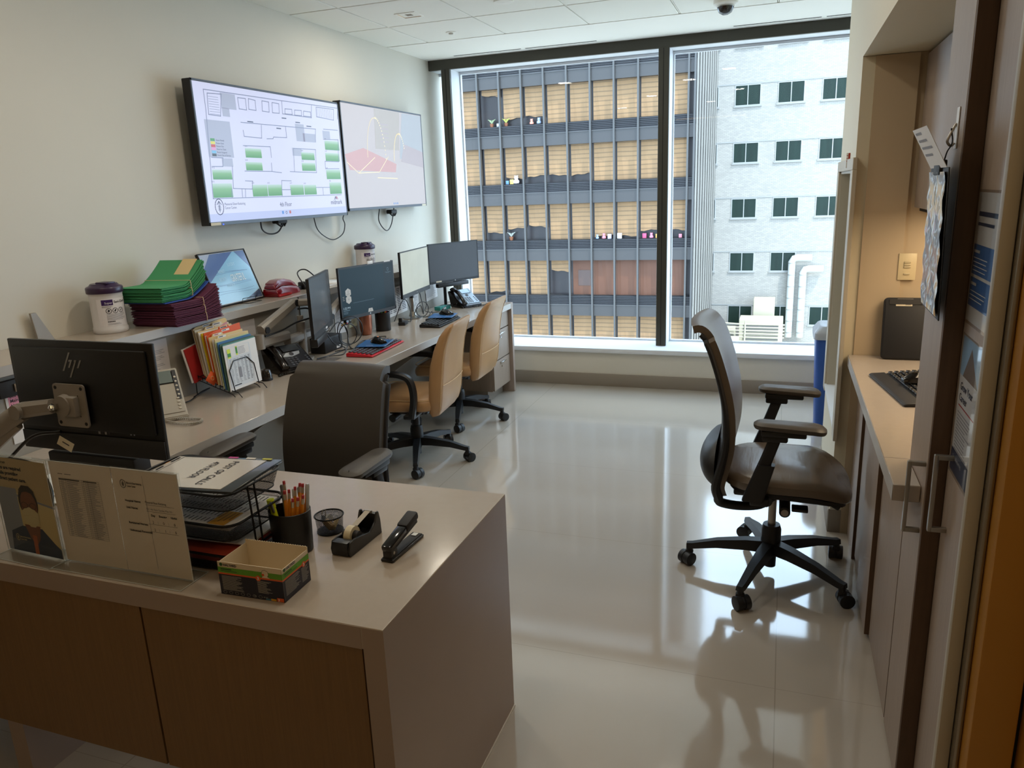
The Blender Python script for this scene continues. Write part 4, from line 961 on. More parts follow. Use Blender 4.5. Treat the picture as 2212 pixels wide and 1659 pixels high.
# ------------------------------------------------------------------ monitors
ZD = .7402
def monitor(label, P, Q, zb, h, screenfn, bez_=.008, name='monitor', tilt=0, chin=.02, back=True, tagtxt=None, cat='monitor'):
    # P, Q: left and right lower corners (x, y) as seen from the screen side; zb underside
    P = Vector((*P, zb)); Q = Vector((*Q, zb)); X = (Q-P); w = X.length; X.normalize(); up = Vector((0, 0, 1)); N = X.cross(up)
    c_ = (P+Q)/2
    t = thing(name, label, cat, tuple(c_), math.atan2(X.y, X.x))     # local x along the screen, -y out of the screen
    fr_ = lambda m, z=0: m.frame((-w/2, 0, 0), (1, 0, 0), (0, 0, 1))  # local z = -y: out of the screen
    m = fr_(MB()); m.bx(0, w, 0, h, -.016, 0, blk, .003); m.bx(w*.22, w*.78, h*.2, h*.8, -.030, -.016, blk, .012); part(m, 'casing', t)
    m = fr_(MB())
    for a in ((0, bez_, 0, h), (w-bez_, w, 0, h), (0, w, h-bez_, h), (0, w, 0, chin)): m.bx(*a, 0, .0012, blks)
    m.lathe([(.0, 0), (.0045, 0), (.0045, .0004), (0, .0006)], steel, (w/2, chin*.5, .0012), n=14); part(m, 'bezel', t)
    m = fr_(MB()); screenfn(m, bez_, chin, w-2*bez_, h-bez_-chin); part(m, 'screen', t)
    return t, w
def webcam(t, w, h, x):
    m = MB().frame((-w/2, 0, 0), (1, 0, 0), (0, 0, 1)); m.box((x, h-.004, .004), (.034, .014, .010), pap, .003); part(m, 'asset_label', t)
msc = mat('screen_teal', '#14252c', .3, spec=.12, emit='#3a5663', es=.12); mdk = mat('screen_teal_dark', '#1d282d', .3, spec=.12, emit='#2f3f47', es=.12); mhx = mat('screen_hex', '#8f8a80', .2, emit='#9a9588', es=.35); mtx = mat('screen_pale_text', '#9db0b8', .2, emit='#9db0b8', es=.3); mtd = mat('screen_dim_text', '#5f7480', .2, emit='#5f7480', es=.2)
def hexa(m, x, y, r, mt, z): m.q([(x+r*math.cos(R(60*k+30)), y+r*math.sin(R(60*k+30)), z) for k in range(6)], mt)
def lock(m, x, y, w, h):
    m.rect(x, y, w, h, msc, .0002); m.rect(x+w*.81, y, w*.19, h, mdk, .0004)
    hexa(m, x+.062, y+h*.50, .027, mhx, .0008); hexa(m, x+.062, y+h*.355, .027, mhx, .0008); ring(m, x+.062, y+h*.52, .006, .006, .001, mdk, 10, .001); m.lines(x+.045, y+h*.475, .034, 2, .006, mdk, .0012, z=.001); pline(m, [(x+.055, y+h*.35), (x+.062, y+h*.38), (x+.069, y+h*.35), (x+.055, y+h*.35)], .001, mdk, .001)
    m.lines(x+.010, y+h*.42, .018, 3, .010, mhx, .002, z=.0008)
    m.text('1:32 PM', x+.006, y+.045, .014, mtx, z=.0008); m.lines(x+.008, y+.036, .06, 1, .01, mtd, .003, z=.0008); m.lines(x+.008, y+.026, .05, 2, .008, mtd, .002, z=.0008)
    m.q([(x+w*.46, y, .0008), (x+w*.56, y, .0008), (x+w*.545, y+.022, .0008), (x+w*.475, y+.022, .0008)], mhx); pline(m, [(x+w*.50, y+.006), (x+w*.51, y+.015), (x+w*.52, y+.006)], .0012, mdk, .001)
    ring(m, x+w*.905, y+h*.86, .007, .010, .0014, mtd, 14, .0008); m.text('Memorial Sloan Kettering', x+w*.85, y+h*.79, .004, mtd, w=.056, z=.0008); m.text('Cancer Center', x+w*.87, y+h*.775, .004, mtd, w=.03, z=.0008)
    m.lines(x+w*.2, y+.075, w*.5, 1, .01, mtd, .001, z=.0008)
t, w = monitor('monitor with a dark blue lock screen showing 1:32 PM', (.3905, 3.87), (.487, 4.376), .894, .318, lock, .010, chin=.020)
m = MB().frame((-w/2, 0, 0), (1, 0, 0), (0, 0, 1)); m.box((w*.56, .325, .003), (.052, .018, .008), pap, .003); part(m, 'webcam_cover', t); m = MB().frame((-w/2, 0, 0), (1, 0, 0), (0, 0, 1)); m.box((w*.885, .319, .0015), (.060, .009, .001), pap); part(m, 'asset_label', t)
m = MB(loc=(.405, 3.89, .884)); m.box((.0, .012, 0), (.022, .062, .030), blkg, .006); m.box((.0115, -.01, -.004), (.001, .004, .004), mat('red_led', '#ff3050', .4, emit='#ff3050', es=3)); m.tube([(0, -.02, -.005), (-.01, -.04, -.012)], .006, mat('brass_plug', '#b48a3c', .3, .8), 8)
tag(m.build('card_reader'), 'small black card reader with a red light on the corner of the lock screen monitor', 'card reader')
sgy = mat('screen_grey_gloss', '#55575a', .22, noise=.15, nscale=2, coat=.3)
t, w = monitor('monitor seen nearly edge-on with a grey blank screen', (.583, 3.29), (.392, 3.767), .899, .320, lambda m, x, y, w, h: m.rect(x, y, w, h, sgy, .0002), .006, chin=.03)
m = MB().frame((-w/2, 0, 0), (1, 0, 0), (0, 0, 1)); m.box((w*.62, .012, .0015), (.045, .010, .001), pap); part(m, 'asset_label', t)
m = MB().frame((-w/2, 0, 0), (1, 0, 0), (0, 0, 1)); m.box((.14, -.022, -.006), (.26, .044, .04), blk, .006); part(m, 'sound_bar', t)
sbe = mat('screen_beige_smear', '#b7b4a2', .35, noise=.16, nscale=5, emit='#c9c7b4', es=.18)
t, w = monitor('monitor with a pale beige lit screen on a round stand', (.417, 4.61), (.346, 5.19), .918, .322, lambda m, x, y, w, h: m.rect(x, y, w, h, sbe, .0002), .006, chin=.030)
m = MB(loc=(0, .045, 0)); 
m.tube([(0, .0, -.03), (0, .0, .12)], .016, blk, 16); m.tube([(0, 0, -.14), (0, 0, -.03)], .018, steel, 16); m.lathe([(.0, -.1776), (.075, -.1776), (.075, -.172), (.030, -.163), (.020, -.13)], steel, n=32); part(m, 'stand', t)
sdk = mat('screen_charcoal', '#3b3c40', .28)
t, w = monitor('blank charcoal monitor nearest the window, with a sound bar under it', (.345, 5.20), (.565, 5.655), .945, .305, lambda m, x, y, w, h: m.rect(x, y, w, h, sdk, .0002), .006, chin=.018)
m = MB().frame((-w/2, 0, 0), (1, 0, 0), (0, 0, 1)); m.box((w*.17, .014, .002), (.055, .011, .001), papc); part(m, 'asset_label', t)
m = MB().frame((-w/2, 0, 0), (1, 0, 0), (0, 0, 1)); m.box((w*.42, -.016, .012), (w*.62, .030, .035), blk, .004); part(m, 'sound_bar', t)
m = MB(); m.tube([(0, .02, .15), (0, .10, .13), (0, .135, .05), (0, .135, -.199)], .013, blkm, 12); m.lathe([(.0, -.2046), (.045, -.2046), (.045, -.2), (.015, -.195)], blkm, (0, .135, 0)); part(m, 'stand', t)
# near monitor on the front counter, its back to the camera
t = thing('monitor', 'black monitor with its back to the camera and a silver logo, on the front counter', 'monitor', (1.043, 1.508, .936), 0)
mb_ = mat('monitor_back', '#0e0e10', .38, bump=.1, bscale=500)
w, h = .536, .328
m = MB().frame((-w/2, 0, 0), (1, 0, 0), (0, .02, 1))
m.bx(0, w, 0, h, -.012, 0, mb_, .003); m.bx(.0, w, .0, .055, -.0, .004, blks, .002); m.bx(.02, w-.02, .07, h-.02, 0, .010, mb_, .009)
part(m, 'casing', t)
m = MB().frame((-w/2, 0, 0), (1, 0, 0), (0, .02, 1))
for x_, y0_, y1_ in ((.218, .243, .297), (.235, .253, .276), (.2515, .225, .276), (.268, .253, .276)):
    a = .60; m.q([(x_+(y0_-.25)*a, y0_, .0112), (x_+(y0_-.25)*a+.006, y0_, .0112), (x_+(y1_-.25)*a+.006, y1_, .0112), (x_+(y1_-.25)*a, y1_, .0112)], steel)
m.q([(.241, .2705, .0112), (.249, .2705, .0112), (.2508, .276, .0112), (.243, .276, .0112)], steel); m.q([(.262, .2705, .0112), (.27, .2705, .0112), (.2718, .276, .0112), (.264, .276, .0112)], steel)
part(m, 'logo', t)
m = MB().frame((-w/2, 0, 0), (1, 0, 0), (0, .02, 1))
for k in range(5): m.rect(.29+.012*k, .062, .008, .008, inkl if k in (1, 3) else ink, .0045)
for k in range(2): m.rect(.42+.012*k, .066, .005, .005, inkl, .0045)
part(m, 'ports', t)
m = MB().frame((-w/2, 0, 0), (1, 0, 0), (0, .02, 1)); m.bx(.006, w-.006, .02, h-.006, -.0128, -.012, mat('screen_off', '#101113', .15)); part(m, 'screen', t)
t = thing('sound_bar', 'black sound bar clipped under the near monitor', 'speaker', (1.03, 1.53, .905))
part(MB().box((0, 0, 0), (.33, .06, .05), blkm, .006), 'body', t); m = MB()
for k in range(2): m.cyl((.135+.012*k, -.0305, .0), .0035, .001, blkg, 10, 'y')
part(m, 'jack', t)
# monitor arm holding it
t = thing('articulated_stand', 'grey articulated arm clamped at the left of the front counter', 'monitor arm', (.50, 1.40, DZ))
def T(*p): return (p[0]-.50, p[1]-1.40, p[2]-DZ)
part(MB().lathe([(.05, .0004), (.05, .012), (.02, .016), (.02, .10), (.026, .104), (.026, .13)], armg, n=24), 'post', t)
def bar(m, a, b, w0, h0, w1, h1, mt, bev=0):
    a = Vector(a); b = Vector(b); d = (b-a).normalized(); s_ = d.cross(Vector((0, 0, 1))).normalized(); u = s_.cross(d)
    return m.sweep([[p+s_*(x*w_)+u*(y*h_) for x, y in ((.5, .28), (.28, .5), (-.28, .5), (-.5, .28), (-.5, -.28), (-.28, -.5), (.28, -.5), (.5, -.28))] for p, w_, h_ in ((a, w0, h0), (b, w1, h1))], mt)
m = MB(); bar(m, T(.50, 1.40, .86), T(.862, 1.452, 1.066), .045, .060, .042, .052, armg); bar(m, T(.70, 1.43, .93), T(.84, 1.449, 1.028), .02, .035, .02, .03, armg); part(m, 'lower_arm', t)
m = MB(); bar(m, T(.862, 1.452, 1.070), T(.975, 1.462, 1.086), .036, .044, .030, .040, armg); m.cyl(T(.868, 1.424, 1.070), .021, .012, armg, 24, 'y'); j = part(m, 'elbow', t)
m = MB(); m.tube([T(.95, 1.455, 1.084), T(.992, 1.462, 1.086)], .008, chrome, 12); m.lathe([(.001, -.011), (.009, -.007), (.012, 0), (.009, .007), (.001, .011)], chrome, T(.985, 1.452, 1.086)); m.tube([T(1.0, 1.484, 1.085), T(1.0, 1.466, 1.085)], [.032, .030], armg, 24); m.box(T(1.015, 1.480, 1.083), (.062, .020, .058), armg, .006); part(m, 'swivel_joint', t)
m = MB(); m.frame(T(.953, 1.4915, 1.022), (1, 0, 0), (0, .02, 1))
rg = rring(.118, .125, .010, 0, 4, .058, .060); m.sweep([[(x, y, 0) for x, y, z in rg], [(x, y, .0045) for x, y, z in rg]], armg)
for x_, y_ in ((.010, .009), (.106, .009), (.010, .111), (.106, .111)): m.lathe([(0, .0046), (.005, .0046), (.0052, .0054), (0, .0058)], blkm, (x_, y_, 0), n=12)
for x_, y_ in ((.03, .03), (.09, .03), (.03, .09), (.09, .09)): m.lathe([(0, .0046), (.002, .0046), (0, .005)], blkm, (x_, y_, 0), n=8)
part(m, 'mounting_plate', t)
# cables and odds beside it
cable([(.62, 1.40, .80), (.74, 1.46, .90), (.86, 1.47, .985), (.95, 1.49, 1.0)], .005, 'black cable rising to the near monitor from the arm')
cable([(.58, 1.45, .90), (.72, 1.44, .915), (.84, 1.46, .905), (.93, 1.44, .84), (.95, 1.40, .7445)], .005, 'thick black cable dropping in front of the near sound bar')
cable([(.55, 1.56, .745), (.8, 1.6, .7445), (.95, 1.62, .80), (1.0, 1.55, .94)], .003, 'blue network cable behind the near monitor arm', mat('blue_cable', '#1d3f8c', .4))
m = MB(loc=(.985, 1.470, .972), rot=(R(78), R(24), 0)); m.box((0, 0, 0), (.055, .026, .0008), papc); m.lines(-.012, .0, .026, 1, .01, ink, .003, 0, z=.0008)
tag(m.build('cable_tag'), 'cream paper tag hanging on the cable in front of the near monitor', 'tag')
m = MB(loc=(.70, 1.62, ZD)); 
for k in range(3): m.box((.02*k, .03*k, .004+.006*k), (.26, .18, .005), pap, 0, rot=(0, 0, .15*k))
tag(m.build('loose_papers'), 'loose white papers under the near monitor arm', 'papers')

# ------------------------------------------------------------------ twin arm behind the desk monitors
t = thing('twin_articulated_stand', 'grey twin monitor arm on a fat post behind the black desk phone', 'monitor arm', (.335, 3.53, ZD))
part(MB().lathe([(.055, 0), (.055, .006), (.024, .008), (.024, .10), (.0265, .101), (.0265, .21), (.018, .214), (.018, .245)], armg, n=24).tube([(0, 0, .24), (0, 0, .35)], .006, chrome, 10), 'post', t)
def T2(*p): return (p[0]-.335, p[1]-3.53, p[2]-ZD)
def link(a, b, c_, d_, mon, nm):
    m = MB(); bar(m, T2(*a), T2(*b), .042, .05, .042, .05, armg); p = part(m, 'lower_link', t)
    m = MB(); bar(m, T2(*c_), T2(*d_), .045, .055, .040, .045, armg); m.cyl(T2(c_[0]+.022, c_[1]+.02, c_[2]), .017, .008, blkm, 18, 'x'); part(m, 'upper_arm', t)
    m = MB(); bar(m, T2(*d_), T2(*mon), .034, .040, .030, .036, armg); m.cyl(T2(d_[0]+.018, d_[1], d_[2]), .018, .008, blkm, 18, 'x'); part(m, 'arm_head', t)
link((.335, 3.53, .872), (.36, 3.36, .872), (.385, 3.12, .975), (.385, 3.42, 1.075), (.462, 3.50, 1.07), 'a')
m = MB(); bar(m, T2(.36, 3.36, .905), T2(.385, 3.10, .915), .045, .052, .045, .055, armg); m.cyl(T2(.385, 3.10, .885), .026, .075, armg, 20); part(m, 'elbow', t)
link((.335, 3.53, .872), (.34, 3.76, .875), (.345, 3.78, .935), (.345, 4.0, 1.035), (.395, 4.11, 1.04), 'b')
m = MB(); m.cyl(T2(.34, 3.78, .85), .022, .085, armg, 20); part(m, 'elbow', t)
cable([(.40, 3.13, .945), (.415, 3.25, .955), (.42, 3.38, .975), (.45, 3.50, .985)], .005, 'black cable strapped along the twin monitor arm')
cable([(.40, 3.43, 1.04), (.42, 3.50, 1.03), (.43, 3.55, .97), (.42, 3.57, .90)], .005, 'black cable arching from the twin arm head')
cable([(.44, 3.46, 1.16), (.40, 3.46, 1.23), (.42, 3.51, 1.245), (.46, 3.57, 1.18)], .0035, 'black cable curling over the top of the edge-on monitor')
t = thing('mini_computer', 'small black computer box behind the twin arm on the desk', 'computer', (.350, 3.74, ZD), R(2))
part(MB().box((0, 0, .045), (.10, .20, .090), blkm, .006), 'casing', t); m = MB()
for k in range(6): m.box((.0502, 0, .03+k*.009), (.001, .16, .003), dark)
part(m, 'vents', t); part(MB().box((.0505, .05, .017), (.001, .045, .014), pap), 'asset_label', t)

# ------------------------------------------------------------------ telephones
def desk_phone(label, loc, rz, body, face, keys, hand, tiltdeg=32, W_=.20, D_=.20, scrn='#8fa6a0', L_=None, cordc=None):
    # local: user sits at +x, screen towards -x (raised)
    t = thing('desk_telephone', label, 'telephone', loc, rz)
    a = R(tiltdeg); ca, sa = math.cos(a), math.sin(a)
    m = MB(); prof = [(D_/2, .0), (D_/2, .016), (D_/2-.012, .024), (-D_/2*ca+.02, .024+D_*sa*.92), (-D_/2*ca, .018+D_*sa*.92), (-D_/2*ca+.035, .0)]
    m.frame((0, W_/2, 0), (1, 0, 0), (0, 0, 1)); m.prism(prof, W_, body, .003); part(m, 'base', t)
    O = Vector((D_/2-.012, -W_/2, .0245)); X = Vector((0, 1, 0)); Yv = Vector((-ca, 0, sa))
    dx = (D_/2-.012)-(-D_/2*ca+.02); Ls = math.hypot(dx, D_*sa*.92); Yv = Vector((-dx, 0, D_*sa*.92)).normalized()
    def F(): return MB().frame(O, X, Yv)
    hx = .0; 
    m = F(); m.bx(.062, W_-.008, .006, Ls-.008, 0, .003, face, .001, 1); f = part(m, 'face', t)
    m = F(); m.bx(.085, W_-.022, Ls*.66, Ls-.018, .003, .006, blkg, .001, 1); m.rect(.09, Ls*.68, W_-.117, Ls*.26, mat('phone_lcd_'+scrn[1:], scrn, .25, emit=scrn, es=.15), .0065); part(m, 'display', f)
    for r_ in range(4):
        for c_ in range(3):
            m = F(); m.box((.092+.020*c_, .022+.0165*r_, .0045), (.013, .010, .004), keys, .0015, 1); part(m, 'key', f)
    for k in range(4):
        m = F(); m.box((W_-.024, .024+.0165*k, .0045), (.012, .008, .004), keys, .0015, 1); part(m, 'side_key', f)
    m = F(); m.lathe([(.013, 0), (.013, .003), (.009, .004), (.008, .002), (0, .002)], keys, (.125, Ls*.56, .003), n=20); part(m, 'navigation_ring', f)
    m = F(); secs = []
    for s_ in range(13):
        q = s_/12; y = -.004+q*(Ls+.008); z = .012+.022*math.sin(q*PI)**.7; hw = .024-.006*math.sin(q*PI); th = .017-.005*math.sin(q*PI)
        secs.append([(.030+hw*math.cos(b), y, z+th*math.sin(b)) for b in [2*PI*k/12 for k in range(12)]])
    m.sweep(secs, hand); part(m, 'handset', t)
    if cordc:
        P_ = bez(cordc, 8); m = MB(); pts = []; tot = 0; up = Vector((0, 0, 1)); n_ = len(P_)
        for i in range(n_-1):
            for k in range(6):
                p = P_[i].lerp(P_[i+1], k/6); d = (P_[i+1]-P_[i]).normalized(); s2 = d.cross(up).normalized(); an = (i*6+k)*1.05; pts.append(p+s2*math.cos(an)*.0045+up*math.sin(an)*.0045)
        m.tube(pts, .0019, hand, 5); part(m, 'cord', t)
    return t, F, Ls
kb_ = mat('key_dark', '#55565c', .4); kpale = mat('key_pale', '#c9c2b4', .35); pgrey = mat('phone_grey', '#a7a093', .4); pdark = mat('phone_dark_face', '#26262b', .35); psil = mat('phone_silver', '#b9c0c8', .3); blkb = mat('phone_black_gloss', '#17120f', .16)
t, F, Ls = desk_phone('black desk phone with a glossy handset beside the file rack', (.425, 3.265, ZD), R(-24), blkb, pdark, kb_, blkb, 30, .215, .21, '#2b2f33', cordc=[(.09, -.10, .012), (.12, -.13, .008), (.10, -.06, .008), (.125, -.02, .008)])
m = F(); m.q([(.07, Ls*.50, .0035), (.12, Ls*.45, .0035), (.17, Ls*.52, .0035), (.18, Ls*.64, .0035), (.10, Ls*.64, .0035)], psil); part(m, 'silver_trim', t)
t, F, Ls = desk_phone('silver-faced desk phone at the window end of the desk', (.50, 5.48, ZD), R(-28), blkb, mat('phone_face_light', '#9fb3c4', .3), kb_, blkb, 34, .20, .20, '#a8c3d8', cordc=[(.08, -.09, .01), (.13, -.05, .007), (.14, .08, .007), (.10, .16, .007), (.12, .05, .007), (.09, -.02, .007)])
t, F, Ls = desk_phone('grey office phone with cream keys behind the near monitor', (.385, 2.37, ZD), R(-38), pgrey, pgrey, kpale, pgrey, 52, .23, .23, '#5d6660', cordc=[(.085, .0, .012), (.12, .07, .008), (.16, .12, .008), (.20, .15, .008), (.235, .13, .008), (.23, .09, .008), (.18, .05, .008), (.12, .02, .008)])
m = F(); m.bx(.066, .088, Ls*.40, Ls-.012, .003, .005, pdark, .001, 1); m.bx(.205, .222, Ls*.30, Ls-.012, .003, .005, pdark, .001, 1)
for k in range(5): m.lathe([(.0, .008), (.0045, .007), (.005, .005)], kpale, (.2135, Ls*.40+.022*k, 0), n=10)
part(m, 'line_keys', t)

# ------------------------------------------------------------------ file rack, files
RX, RY = .035, -.035
t = thing('file_rack', 'black wire step rack holding upright folders on the desk', 'file rack', (.44+RX, 2.83+RY, ZD))
def W3(m, pts, r=.0022, closed=False): return m.tube([(p[0]-.44, p[1]-2.83, p[2]-ZD) for p in pts], r, wire, 6, closed)
for y in (2.75, 2.93):
    m = MB(); W3(m, [(.265, y, .742), (.268, y, .835), (.29, y, .832), (.47, y, .772), (.505, y, .765), (.525, y, .742)]); W3(m, [(.27, y, .815), (.29, y, .812), (.47, y, .755), (.485, y, .742)]); 
    for k in range(8): W3(m, [(.285+.024*k, y, .820-.0085*k), (.285+.024*k, y, .838-.0085*k)], .0018)
    part(m, 'side_rail', t)
m = MB()
for k in range(8): W3(m, [(.285+.025*k, 2.75, .829-.0085*k), (.285+.025*k, 2.93, .829-.0085*k)], .0018)
part(m, 'cross_wires', t)
m = MB(); W3(m, [(.486, 2.755, .765), (.470, 2.752, .865), (.466, 2.790, .905), (.466, 2.885, .905), (.470, 2.925, .865), (.486, 2.925, .765)], .0025); part(m, 'front_hoop', t)
files = [('white_papers', pap, 'white'), ('f', mat('folder_green_dark', '#3c5a48', .6), 'dark green'), ('f', bluep, 'blue'), ('f', mat('folder_palegreen', '#c6cf9f', .6), 'pale green'), ('f', manila, 'manila'), ('f', pap, 'white'), ('f', manila, 'manila'), ('f', orange, 'orange'), ('f', pap, 'white'), ('f', orange, 'orange'), ('f', yellow, 'yellow'), ('f', pap, 'white'), ('f', manila, 'manila'), ('f', papc, 'cream'), ('f', manila, 'manila'), ('f', pap, 'white')]
tabn = {3: None}
fl = {1: 'dark green folder directly behind the front sheets in the file rack', 2: 'blue folder near the front of the file rack', 3: 'pale green folder behind the blue one in the file rack', 4: 'cream manila folder with a handwritten tab, towards the rack front', 5: 'white folder between two manila folders in the file rack', 6: 'manila folder just in front of the tall orange folder', 7: 'taller bright orange folder in the file rack', 8: 'white papers between the two orange folders', 9: 'second orange folder with a paper triangle, mid rack', 10: 'yellow folder in the middle of the file rack', 11: 'white papers behind the yellow folder in the file rack', 12: 'manila folder with a purple-lined tab, rear half of the rack', 13: 'cream folder near the back of the file rack', 14: 'tall manila folder at the back of the file rack', 15: 'white papers at the very back of the file rack'}
for i, (kd, mt, cn) in enumerate(files):
    f_ = i/15; x = .472-.0118*i+RX; zb = .769+.0044*i; lean_ = R(3+6*f_); h_ = (.222 if i else .214)+random.uniform(-.004, .008)*(i > 0); y0 = 2.738+RY+random.uniform(-.008, .008)+.002*i; wd = .232 if i else .226
    m = MB(); m.frame((x, y0, zb), (0, 1, 0), (-math.sin(lean_), 0, math.cos(lean_)))
    th = .0045
    if i == 0:
        t = thing('file_folder', 'white printed sheets with green highlights at the very front of the file rack', 'folder', (0, 0, 0), 0, 'folders in the wire rack')
        m.bx(0, wd, 0, h_, -.004, -.001, pap); 
        m.rect(.012, .012, .165, .190, mat('paper_blueish', '#d5d9dd', .6), 0); m.rect(.018, .155, .15, .045, pap, .0004)
        m.rect(.018, .175, .022, .020, hiy, .0008); m.rect(.018, .158, .022, .017, greenp, .0008); m.rect(.018, .152, .022, .006, hiy, .0008); m.rect(.075, .165, .013, .03, greenp, .0008); m.rect(.075, .158, .013, .007, hiy, .0008); m.rect(.075, .193, .013, .006, hiy, .0008)
        m.lines(.092, .19, .05, 6, .006, inkl, .002, z=.0008)
        for cx_ in range(6): m.lines(.022+.026*cx_, .142, .02, 18, .0066, inkl if cx_ < 4 else ink, .0022, .5, z=.0008)
        m.rect(.075, .05, .02, .05, inkl, .0009); m.lines(.03, .018, .05, 1, .01, ink, .005, 0, z=.0009)
        part(m, 'printed_sheet', t); m = MB(); m.frame((x-.006, y0+.004, zb), (0, 1, 0), (-math.sin(lean_), 0, math.cos(lean_))); m.bx(0, wd, 0, h_+.004, -.003, 0, mat('folder_teal', '#4f8a80', .6)); part(m, 'folder_back', t)
        continue
    tabx = (i*53 % 100)/100*.13
    tb = [(0, 0), (wd, 0), (wd, h_), (tabx+.075, h_), (tabx+.068, h_+.011), (tabx+.007, h_+.011), (tabx, h_), (0, h_)] if mt in (manila, papc, orange) else [(0, 0), (wd, 0), (wd, h_-.003), (wd-.004, h_), (0, h_)]
    if i in (7,): tb = [(0, 0), (wd, 0), (wd+.002, h_+.022), (.06, h_+.012), (0, h_-.002)]
    if i in (14,): tb = [(0, 0), (wd, 0), (wd, h_+.012), (wd-.01, h_+.02), (.02, h_+.008), (0, h_)]
    t = thing('file_folder', fl[i], 'folder', (0, 0, 0), 0, 'folders in the wire rack')
    m.prism(tb, th, mt); part(m, 'cover', t)
    if mt in (manila, papc, orange):
        m = MB(); m.frame((x, y0, zb), (0, 1, 0), (-math.sin(lean_), 0, math.cos(lean_))); m.rect(tabx+.010, h_+.0005, .052, .009, pap, th+.0004)
        m.lines(tabx+.014, h_+.004, .042, 1, .01, MATS['red_folder'] if i == 6 else ink, .0035, .4, z=th+.0008)
        part(m, 'tab_label', t)
    m = MB(); m.frame((x, y0+.003, zb), (0, 1, 0), (-math.sin(lean_), 0, math.cos(lean_)))
    if i in (5, 8, 11, 12, 13): m.bx(.002, wd-.01, .004, h_-.004, -.0045, -.0005, pap); part(m, 'papers', t)
m = MB(); m.frame((.395+RX, 2.722+RY, .80), (.1, 1, .0), (-.1, .0, 1)); m.q([(0, .0, 0), (.05, .035, 0), (.0, .07, 0), (-.04, .035, 0)], orange); ring(m, .002, .035, .009, .009, .002, manila, 14, .0006)
tag(m.build('orange_card', solid=.0008), 'orange diamond card sticking out at the left of the file rack', 'card')
m = MB(); m.frame((.315, 2.66, .80), (.0, 1, .15), (-.08, -.35, 1)); m.bx(.03, .15, 0, .165, 0, .006, redp); m.bx(.022, .14, .004, .170, -.006, -.001, pap)
tag(m.build('red_folder'), 'red folder slumped askew at the back left of the file rack', 'folder')
m = MB(); m.frame((.335, 2.87, .945), (.0, 1, .28), (-.1, -.2, 1)); m.bx(0, .10, 0, .085, 0, .003, mat('pink_folder', '#c98a93', .6)); m.bx(-.02, .09, -.004, .078, .004, .007, pap); m.bx(.02, .105, -.03, .05, .008, .011, redp)
tag(m.build('pink_papers'), 'pink and white papers poking up behind the file rack', 'papers')
t = thing('clip_dispenser', 'small smoky black paper clip dome beside the file rack', 'clip holder', (.455, 3.035, ZD))
part(MB().lathe([(.028, 0), (.029, .006), (.028, .012)], blkm, n=24), 'base', t); part(MB().lathe([(.027, .012), (.026, .035), (.020, .052), (.010, .058), (0, .059)], MATS['smoked_dome'], n=24), 'dome', t)
cable([(.30, 2.62, .752), (.34, 2.55, .747), (.36, 2.60, .747), (.31, 2.72, .750), (.30, 2.80, .752), (.33, 2.66, .748)], .003, 'black phone cords bunched beside the file rack')

# ------------------------------------------------------------------ keyboards, mice, cups
def keyboard(label, loc, rz, body, keym, L=.43, Wd=.15, rest=False, nx=15, name='keyboard', cat='keyboard', tilt=.012):
    # local: long side along y, user at +x
    t = thing(name, label, cat, loc, rz)
    m = MB(); m.frame((0, L/2, 0), (1, 0, 0), (0, 0, 1)); x0 = Wd/2; 
    m.prism([(x0, .002), (x0+.002, .008), (x0-.012, .013), (-x0+.01, .013+tilt), (-x0, .008+tilt), (-x0, .002)], L, body, .002, 1)
    if rest: m.frame((0, L/2, 0), (1, 0, 0), (0, 0, 1)).prism([(x0, .001), (x0+.055, .001), (x0+.06, .006), (x0+.05, .012), (x0, .015)], L, body, .002, 1)
    part(m, 'base', t)
    # keys grouped by row
    for r_ in range(6):
        xx = -x0+.018+r_*(Wd-.034)/5; zz = .013+tilt*(1-(xx+x0)/Wd)+.004; m = MB(); n_ = nx; kw = (L-.02)/n_; k = 0
        while k < n_:
            wk = 5 if (r_ == 5 and k == 4) else 1
            m.box((xx, -L/2+.010+kw*(k+wk/2), zz), (.0155, kw*wk-.0035, .008), keym, .002, 1); k += wk
        part(m, 'key_row', t)
    return t
def mouse(label, loc, rz, mt=blkg, led=True):
    t = thing('mouse', label, 'mouse', loc, rz); secs = []
    for q in range(11):
        s_ = q/10; y = -.055+.11*s_; hw = .031*math.sin(PI*min(1, .12+s_*.80))**.5; hh = .036*math.sin(PI*(.10+.80*s_))**.8
        secs.append([(hw*math.cos(a)*(1 if math.sin(a) > 0 else .92), y, max(.001, hh*math.sin(a)+.002)) for a in [2*PI*k/14 for k in range(14)]])
    m = MB().sweep(secs, mt); m.tube([(0, .018, .036), (0, .034, .031)], .004, blks, 8); part(m, 'shell', t)
    if led: part(MB(loc=(.0, .0, .0372)).lathe([(.0, .001), (.003, 0)], mat('orange_led', '#ff7a30', .4, emit='#ff7a30', es=2)), 'light', t)
    return t
def mousepad(label, loc, rz, Wx=.19, Wy=.23):
    t = thing('mouse_pad', label, 'mouse pad', loc, rz)
    m = MB().box((0, 0, .0015), (Wx, Wy, .003), mat('pad_blue', '#27609a', .4), .001, 1); part(m, 'pad', t)
    m = MB().frame((0, 0, .0032), (0, 1, 0), (-1, 0, 0)); ring(m, -.075, .015, .014, .018, .002, pap, 18, .0002); m.text('Memorial Sloan Kettering', -.05, -.035, .009, pap, w=.10, z=.0004); m.text('Cancer Center', -.05, -.050, .009, pap, w=.06, z=.0004)
    pline(m, [(-.10, -.083), (.10, -.083), (.10, .083)], .0015, pap, .0004); part(m, 'print', t)
    return t
redkb = mat('keyboard_red', '#c4202c', .3); kwhite = mat('key_grey', '#4a4e55', .35); kbk = mat('key_black', '#1c1d20', .35)
